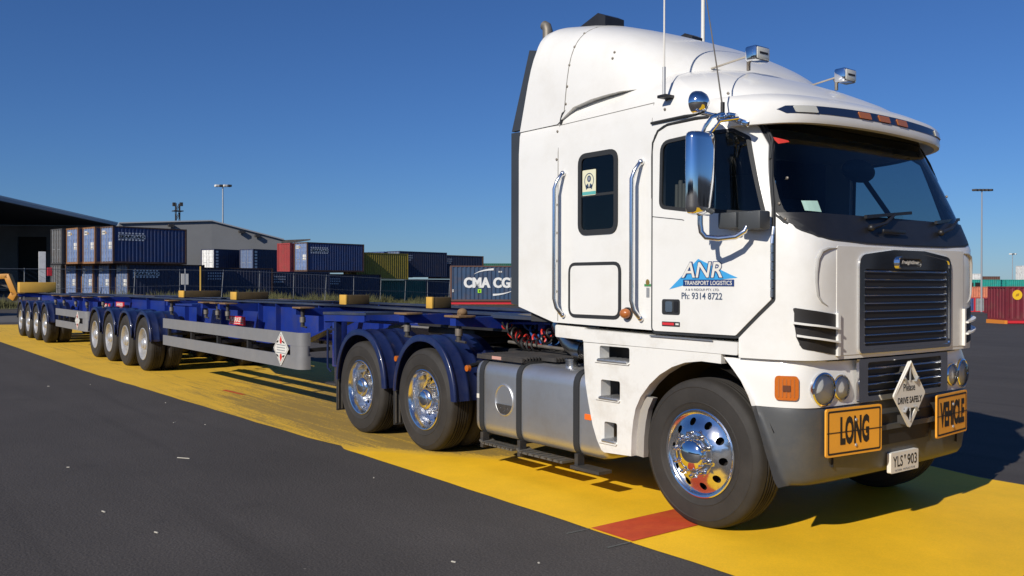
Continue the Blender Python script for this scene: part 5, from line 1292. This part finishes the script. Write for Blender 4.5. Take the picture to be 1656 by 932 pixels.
b.loft([[g0+n_+Vector((0, 0, z)), g2+n_+Vector((0, 0, z)), g2+Vector((0, 0, z)), g0+Vector((0, 0, z))] for z in (0, 4.4)]); b.build('lower_wall', wh, smooth=0)
b = MB(ROOFM)
for p, q, zp, zq in ((g0, g1, 8.2, 8.75), (g1, g2, 8.75, 6.75)):
    b.loft([[p+n_*4+Vector((0, 0, zp)), q+n_*4+Vector((0, 0, zq)), q+n_*4+Vector((0, 0, zq+.14)), p+n_*4+Vector((0, 0, zp+.14))], [p+dpt+Vector((0, 0, zp)), q+dpt+Vector((0, 0, zq)), q+dpt+Vector((0, 0, zq+.14)), p+dpt+Vector((0, 0, zp+.14))]])
b.build('roof', wh, smooth=0)
for t_ in (.05, .40, .62):
    p = g1.lerp(g2, t_)+n_*5+Vector((0, 0, lerp(8.75, 6.75, t_)-.35)) if t_ > .1 else g0.lerp(g1, .55)+n_*5+Vector((0, 0, 8.1)); MB(STEEL).box(p-Vector((.2, .3, .15)), p+Vector((.2, .3, .15))).build('floodlight', wh, smooth=0)
b = MB(STEEL); b.loft([[g2+Vector((0, -.3, 6.3)), g2+Vector((1.8, 2.6, 6.75)), g2+Vector((1.8, 2.6, 6.9)), g2+Vector((0, -.3, 6.75))], [g2+Vector((-8, 1, 6.3)), g2+Vector((-6, 3.8, 6.75)), g2+Vector((-6, 3.8, 6.9)), g2+Vector((-8, 1, 6.75))]]); b.build('canopy', wh, smooth=0)
sh = empty('open_shed', (-140, 12, .3)); tag(sh, 'big open-sided shed with dark soffit and grey wall at the far left', 'shed')
KS = 1.62
def far_(x, y): return Vector((4.168+(x-4.168)*KS, -4.75+(y+4.75)*KS, 0))
def fz(z): return 1.69+(z-1.69)*KS
F0, F1 = far_(-44.0, -4.95), far_(-81.86, 15.92); fd = (F1-F0).normalized(); bk = Vector((-.482, -.876, 0))
def slab(z0, z1, o0, o1, e0=0, e1=0): 
    a, c = F0+bk*o0-fd*e0, F1+bk*o0+fd*e1; d_, e_ = F1+bk*o1+fd*e1, F0+bk*o1-fd*e0
    return [[p+Vector((0, 0, z0)) for p in (a, c, d_, e_)], [p+Vector((0, 0, z1)) for p in (a, c, d_, e_)]]
MB(SOFF).loft(slab(fz(6.72), fz(6.95), .2, 62)).build('soffit', sh, smooth=0)
MB(ROOFM).loft(slab(fz(6.96), fz(7.08), 0, 62, .3, .3)).build('roof', sh, smooth=0); MB(mat('fascia_pale', (.30, .33, .37), .6)).loft(slab(fz(6.76), fz(6.95), 0, .18)).build('fascia', sh, smooth=0)
def wseg(s0, s1, z0, z1, m_, nm, off=0):
    p, q = F1+bk*s0*KS-fd*(.5+off), F1+bk*s1*KS-fd*(.5+off); z0 = fz(z0) if z0 else 0; z1 = fz(z1); b = MB(m_)
    b.loft([[p+Vector((0, 0, z0)), q+Vector((0, 0, z0)), q+Vector((0, 0, z1)), p+Vector((0, 0, z1))], [p+fd*.4+Vector((0, 0, z0)), q+fd*.4+Vector((0, 0, z0)), q+fd*.4+Vector((0, 0, z1)), p+fd*.4+Vector((0, 0, z1))]]); return b.build(nm, sh, smooth=0)
wseg(.3, 5.9, 0, 6.7, SHEDW, 'wall'); wseg(8.3, 40, 0, 6.7, SHEDW, 'wall'); wseg(5.9, 8.3, 5.7, 6.7, SHEDW, 'wall'); wseg(5.9, 8.3, 0, 5.7, INK, 'doorway', -.3)
x, y = seen(69, 62); o = MB(CW[1]).box((x-.04, y-.22, gh(x, y)), (x+.04, y+.22, 3.78), .01).build('white_board', smooth=0); tag(o, 'tall narrow white board standing left of the grey containers', 'board')
for s_ in (0, 13, 26, 40):
    p = F1-fd*s_*KS+bk*.4; MB(STEEL).box((p.x-.15, p.y-.15, .1), (p.x+.15, p.y+.15, fz(6.7))).build('column', sh, smooth=0) if s_ > 30 else None
# light masts
def mast(label, u, D, top, heads, spread, m_=GALV, name='light_mast'):
    x, y = seen(u, D); g_ = gh(x, y); o = empty(name, (x, y, g_)); tag(o, label, 'light mast')
    MB(m_).tube([(0, 0, 0), (0, 0, top-g_)], [.17, .09], 10).build('pole', o, local=True)
    MB(m_).beam((-spread*.604, -spread*.797, top-g_), (spread*.604, spread*.797, top-g_), .14, .14).build('crossarm', o, smooth=0, local=True)
    for i in range(heads):
        t_ = -1+2*i/(heads-1); px, py = t_*spread*.604, t_*spread*.797
        lw = .30; b = MB(STEEL if m_ is not GALV or i % 2 else SIGNW).box((px-lw, py-lw, top-g_-.08), (px+lw+.2, py+lw, top-g_+.25), .05); b.build('floodlight', o, smooth=0, local=True)
    return o
mast('tall steel light mast behind the grey gabled warehouse', 361, 140, 16.6, 4, .95)
mast('tall mast with five dark floodlights behind the far right containers', 1588, 150, 17.2, 5, 1.25, mat('mast_grey', (.28, .29, .31), .6))
mast('short distant light mast at the right edge', 1638, 260, 10.2, 3, .6)
x, y = seen(288, 200); tw = empty('lattice_tower', (x, y, .2)); tag(tw, 'distant steel lattice tower left of the light mast', 'tower')
b = MB(STEEL)
for k_ in range(10):
    z0, z1 = 1.9*k_, 1.9*(k_+1)
    for y_ in (-.4, .4): b.beam((-.4, y_, z0), (.4, y_, z1), .09, .09); b.beam((.4, y_, z0), (-.4, y_, z1), .09, .09); b.beam((y_, -.4, z0), (y_, .4, z1), .09, .09)
for a in ((-.4, -.4), (.4, -.4), (.4, .4), (-.4, .4)): b.beam((a[0], a[1], 0), (a[0], a[1], 19), .12, .12)
b.build('lattice', tw, smooth=0, local=True); MB(STEEL).box((-1, -1, 17.2), (1, 1, 17.4)).box((-.9, -.9, 18.4), (-.3, -.3, 19.2)).box((.3, .3, 18.4), (.9, .9, 19.2)).build('platform', tw, smooth=0, local=True)
# wire fence in front of the stacks
WIRE = bpy.data.materials.new('chain_wire'); WIRE.use_nodes = True
n = WIRE.node_tree.nodes; l = WIRE.node_tree.links; n.clear(); o_ = n.new('ShaderNodeOutputMaterial'); d1 = n.new('ShaderNodeBsdfDiffuse'); d1.inputs[0].default_value = (.25, .26, .27, 1); t1 = n.new('ShaderNodeBsdfTransparent'); mx = n.new('ShaderNodeMixShader')
tcx = n.new('ShaderNodeTexCoord'); wv = n.new('ShaderNodeTexWave'); wv.bands_direction = 'DIAGONAL'; wv.inputs['Scale'].default_value = 2.2; l.new(tcx.outputs['Object'], wv.inputs['Vector'])
mr_ = n.new('ShaderNodeMapRange'); mr_.inputs[1].default_value = .8; mr_.inputs[2].default_value = 1; mr_.inputs[3].default_value = .03; mr_.inputs[4].default_value = .22; l.new(wv.outputs['Fac'], mr_.inputs[0]); l.new(mr_.outputs[0], mx.inputs[0]); l.new(t1.outputs[0], mx.inputs[1]); l.new(d1.outputs[0], mx.inputs[2]); l.new(mx.outputs[0], o_.inputs[0])
FENG = mat('fence_grey', (.2, .21, .22), .6)
fe = empty('wire_fence', (-55.5, 10, .35)); tag(fe, 'chain wire fence on thin grey posts before the container stacks', 'fence')
fp = []
for k_ in range(17):
    s_ = -13+3.6*k_; x, y = -55.6+dx_*s_, 9.4+dy_*s_; fp.append(Vector((x, y, gh(x, y)-.03)))
for i, p in enumerate(fp):
    ln = .12+.10*math.sin(i*2.3); hgt = 2.25
    b = MB(FENG).tube([p, p+Vector((dx_*ln, dy_*ln, hgt))], .026, 6); b.build('post', fe)
b = MB(WIRE)
for p, q in zip(fp, fp[1:]): b.raw([p, q, q+Vector((0, 0, 2.15)), p+Vector((0, 0, 2.15))], [(0, 1, 2, 3)])
b.build('mesh', fe, smooth=0)
MB(FENG).tube([p+Vector((dx_*.12, dy_*.12, 2.2)) for p in fp], .018, 6).build('top_rail', fe); MB(FENG).tube([p+Vector((0, 0, 1.1+.05*math.sin(i*1.7))) for i, p in enumerate(fp)], .010, 5).build('wire', fe)
x, y = seen(325, 60); o = MB(mat('post_ochre', (.55, .34, .06), .7)).tube([(x, y, .1), (x, y, 2.75)], .06, 8).build('yellow_post'); tag(o, 'slim yellow post standing at the wire fence', 'post')
x, y = seen(300, 54); o = empty('sign_post', (x, y, .2)); tag(o, 'thin pole with two small white plates at the fence', 'sign post'); MB(GALV).tube([(0, 0, 0), (0, 0, 2.3)], .03, 6).build('pole', o, local=True)
for dy in (-.14, .10): MB(SIGNW).box((-.02, dy-.09, 1.35), (.02, dy+.09, 2.0)).build('plate', o, smooth=0, local=True)
x, y = seen(81, 54); o = MB(REDP).box((x-.05, y-.14, 2.05), (x+.05, y+.14, 2.55), .02).build('fence_board', smooth=0); tag(o, 'small red board hung on the wire fence', 'board')
# yellow machine at the far left
x, y = seen(-26, 42); mc = empty('loader', (x, y, gh(x, y)), R(53)); tag(mc, 'yellow loader arm reaching into view at the far left', 'loader')
YM = mat('machine_yellow', (.55, .24, .025), .5, var=.1, dirt=(.3, .17, .05), dirt_amt=.4)
b = MB(YM).beam((-.4, 0, 1.80), (1.2, 0, 1.88), .3, .24, .03); b.beam((1.12, 0, 1.95), (1.52, 0, 1.0), .3, .27, .03); b.beam((1.50, 0, 1.1), (1.32, 0, .8), .3, .3, .02); b.build('arm', mc, local=True)
MB(YM).box((-2.6, -.9, .5), (-.3, .9, 1.7), .1).build('body', mc, local=True); MB(STEEL).beam((.6, .25, 1.55), (1.5, .25, 1.2), .1, .1).build('ram', mc, local=True)
for xx in (-2.2, -.6): MB(RUBBER).lathe([(.1, 0), (.5, 0), (.55, .08), (.55, .32), (.5, .4), (.1, .4)], (xx, -1.1, .55), 20).build('wheel', mc, local=True)
# grass along the fence
GRM = mat('dry_grass', (.085, .085, .03), .9, var=.45, vscale=.8)
b = MB(GRM); rg_ = random.Random(11)
def tuft(x, y, h, n_=7):
    z = gh(x, y)
    for _ in range(n_):
        a = rg_.uniform(0, 6.28); r_ = rg_.uniform(0, .28); px, py = x+math.cos(a)*r_, y+math.sin(a)*r_; hh = h*rg_.uniform(.5, 1.15); lean = rg_.uniform(-.35, .35)*hh; ln2 = rg_.uniform(-.35, .35)*hh; w_ = .02+.02*rg_.random()
        b.raw([(px-w_*.6, py-w_, z-.02), (px+w_*.6, py+w_, z-.02), (px+lean, py+ln2, z+hh)], [(0, 1, 2)])
for _ in range(2600):
    s_ = rg_.uniform(-14, 46); off = rg_.triangular(-7.6, -.3, -4.5); x, y = at(s_, off); d_ = .5+.5*math.sin(s_*.9+1.3*math.sin(s_*.37)); 
    tuft(x, y, (.2+.75*d_*rg_.random()) if off > -6.5 else .18)
tag(b.build('grass', smooth=0, weld=False), 'dry green grass growing along the wire fence', 'grass', kind='stuff')
gp = mat('verge_soil', (.075, .07, .035), .95, var=.3, vscale=.7, bump=.4, bscale=8)
p4 = [at(-16, -7.6), at(46, -7.6), at(46, 1), at(-16, 1)]
sheet('verge_ground', p4, .012, gp, grid=2.0)

# unseen sheds added outside the frame to give chrome and mirrors a dark horizon
REFW = mat('added_shed_wall', (.06, .065, .07), .85, var=.2, vscale=.3)
def added_shed(label, p, q, h, dep):
    p, q = Vector((*p, 0)), Vector((*q, 0)); d = (q-p).normalized(); n_ = Vector((-d.y, d.x, 0))*dep; o = empty('added_shed', (p+q)/2+n_*.5); tag(o, label, 'shed')
    up_ = lambda v, z: v+Vector((0, 0, z))
    MB(REFW).loft([[up_(p, -.5), up_(p, h), up_(p+n_*.5, h*1.25), up_(p+n_, h), up_(p+n_, -.5)], [up_(q, -.5), up_(q, h), up_(q+n_*.5, h*1.25), up_(q+n_, h), up_(q+n_, -.5)]]).build('wall', o, smooth=0)
    b = MB(INK); L = (q-p).length
    for i in range(int(L//12)):
        a = p+d*(12*i+3)-n_.normalized()*.05; b.loft([[up_(a, 0), up_(a+d*5, 0), up_(a+d*5, 4.5), up_(a, 4.5)], [up_(a+n_*.002, 0), up_(a+d*5+n_*.002, 0), up_(a+d*5+n_*.002, 4.5), up_(a+n_*.002, 4.5)]])
    b.build('roller_doors', o, smooth=0)
added_shed('unseen dark shed added for the chrome grille to reflect', (75, 10), (25, 95), 8.5, -22)
added_shed('unseen dark shed added for the wing mirror to reflect', (-60, -95), (70, -80), 7, -20)
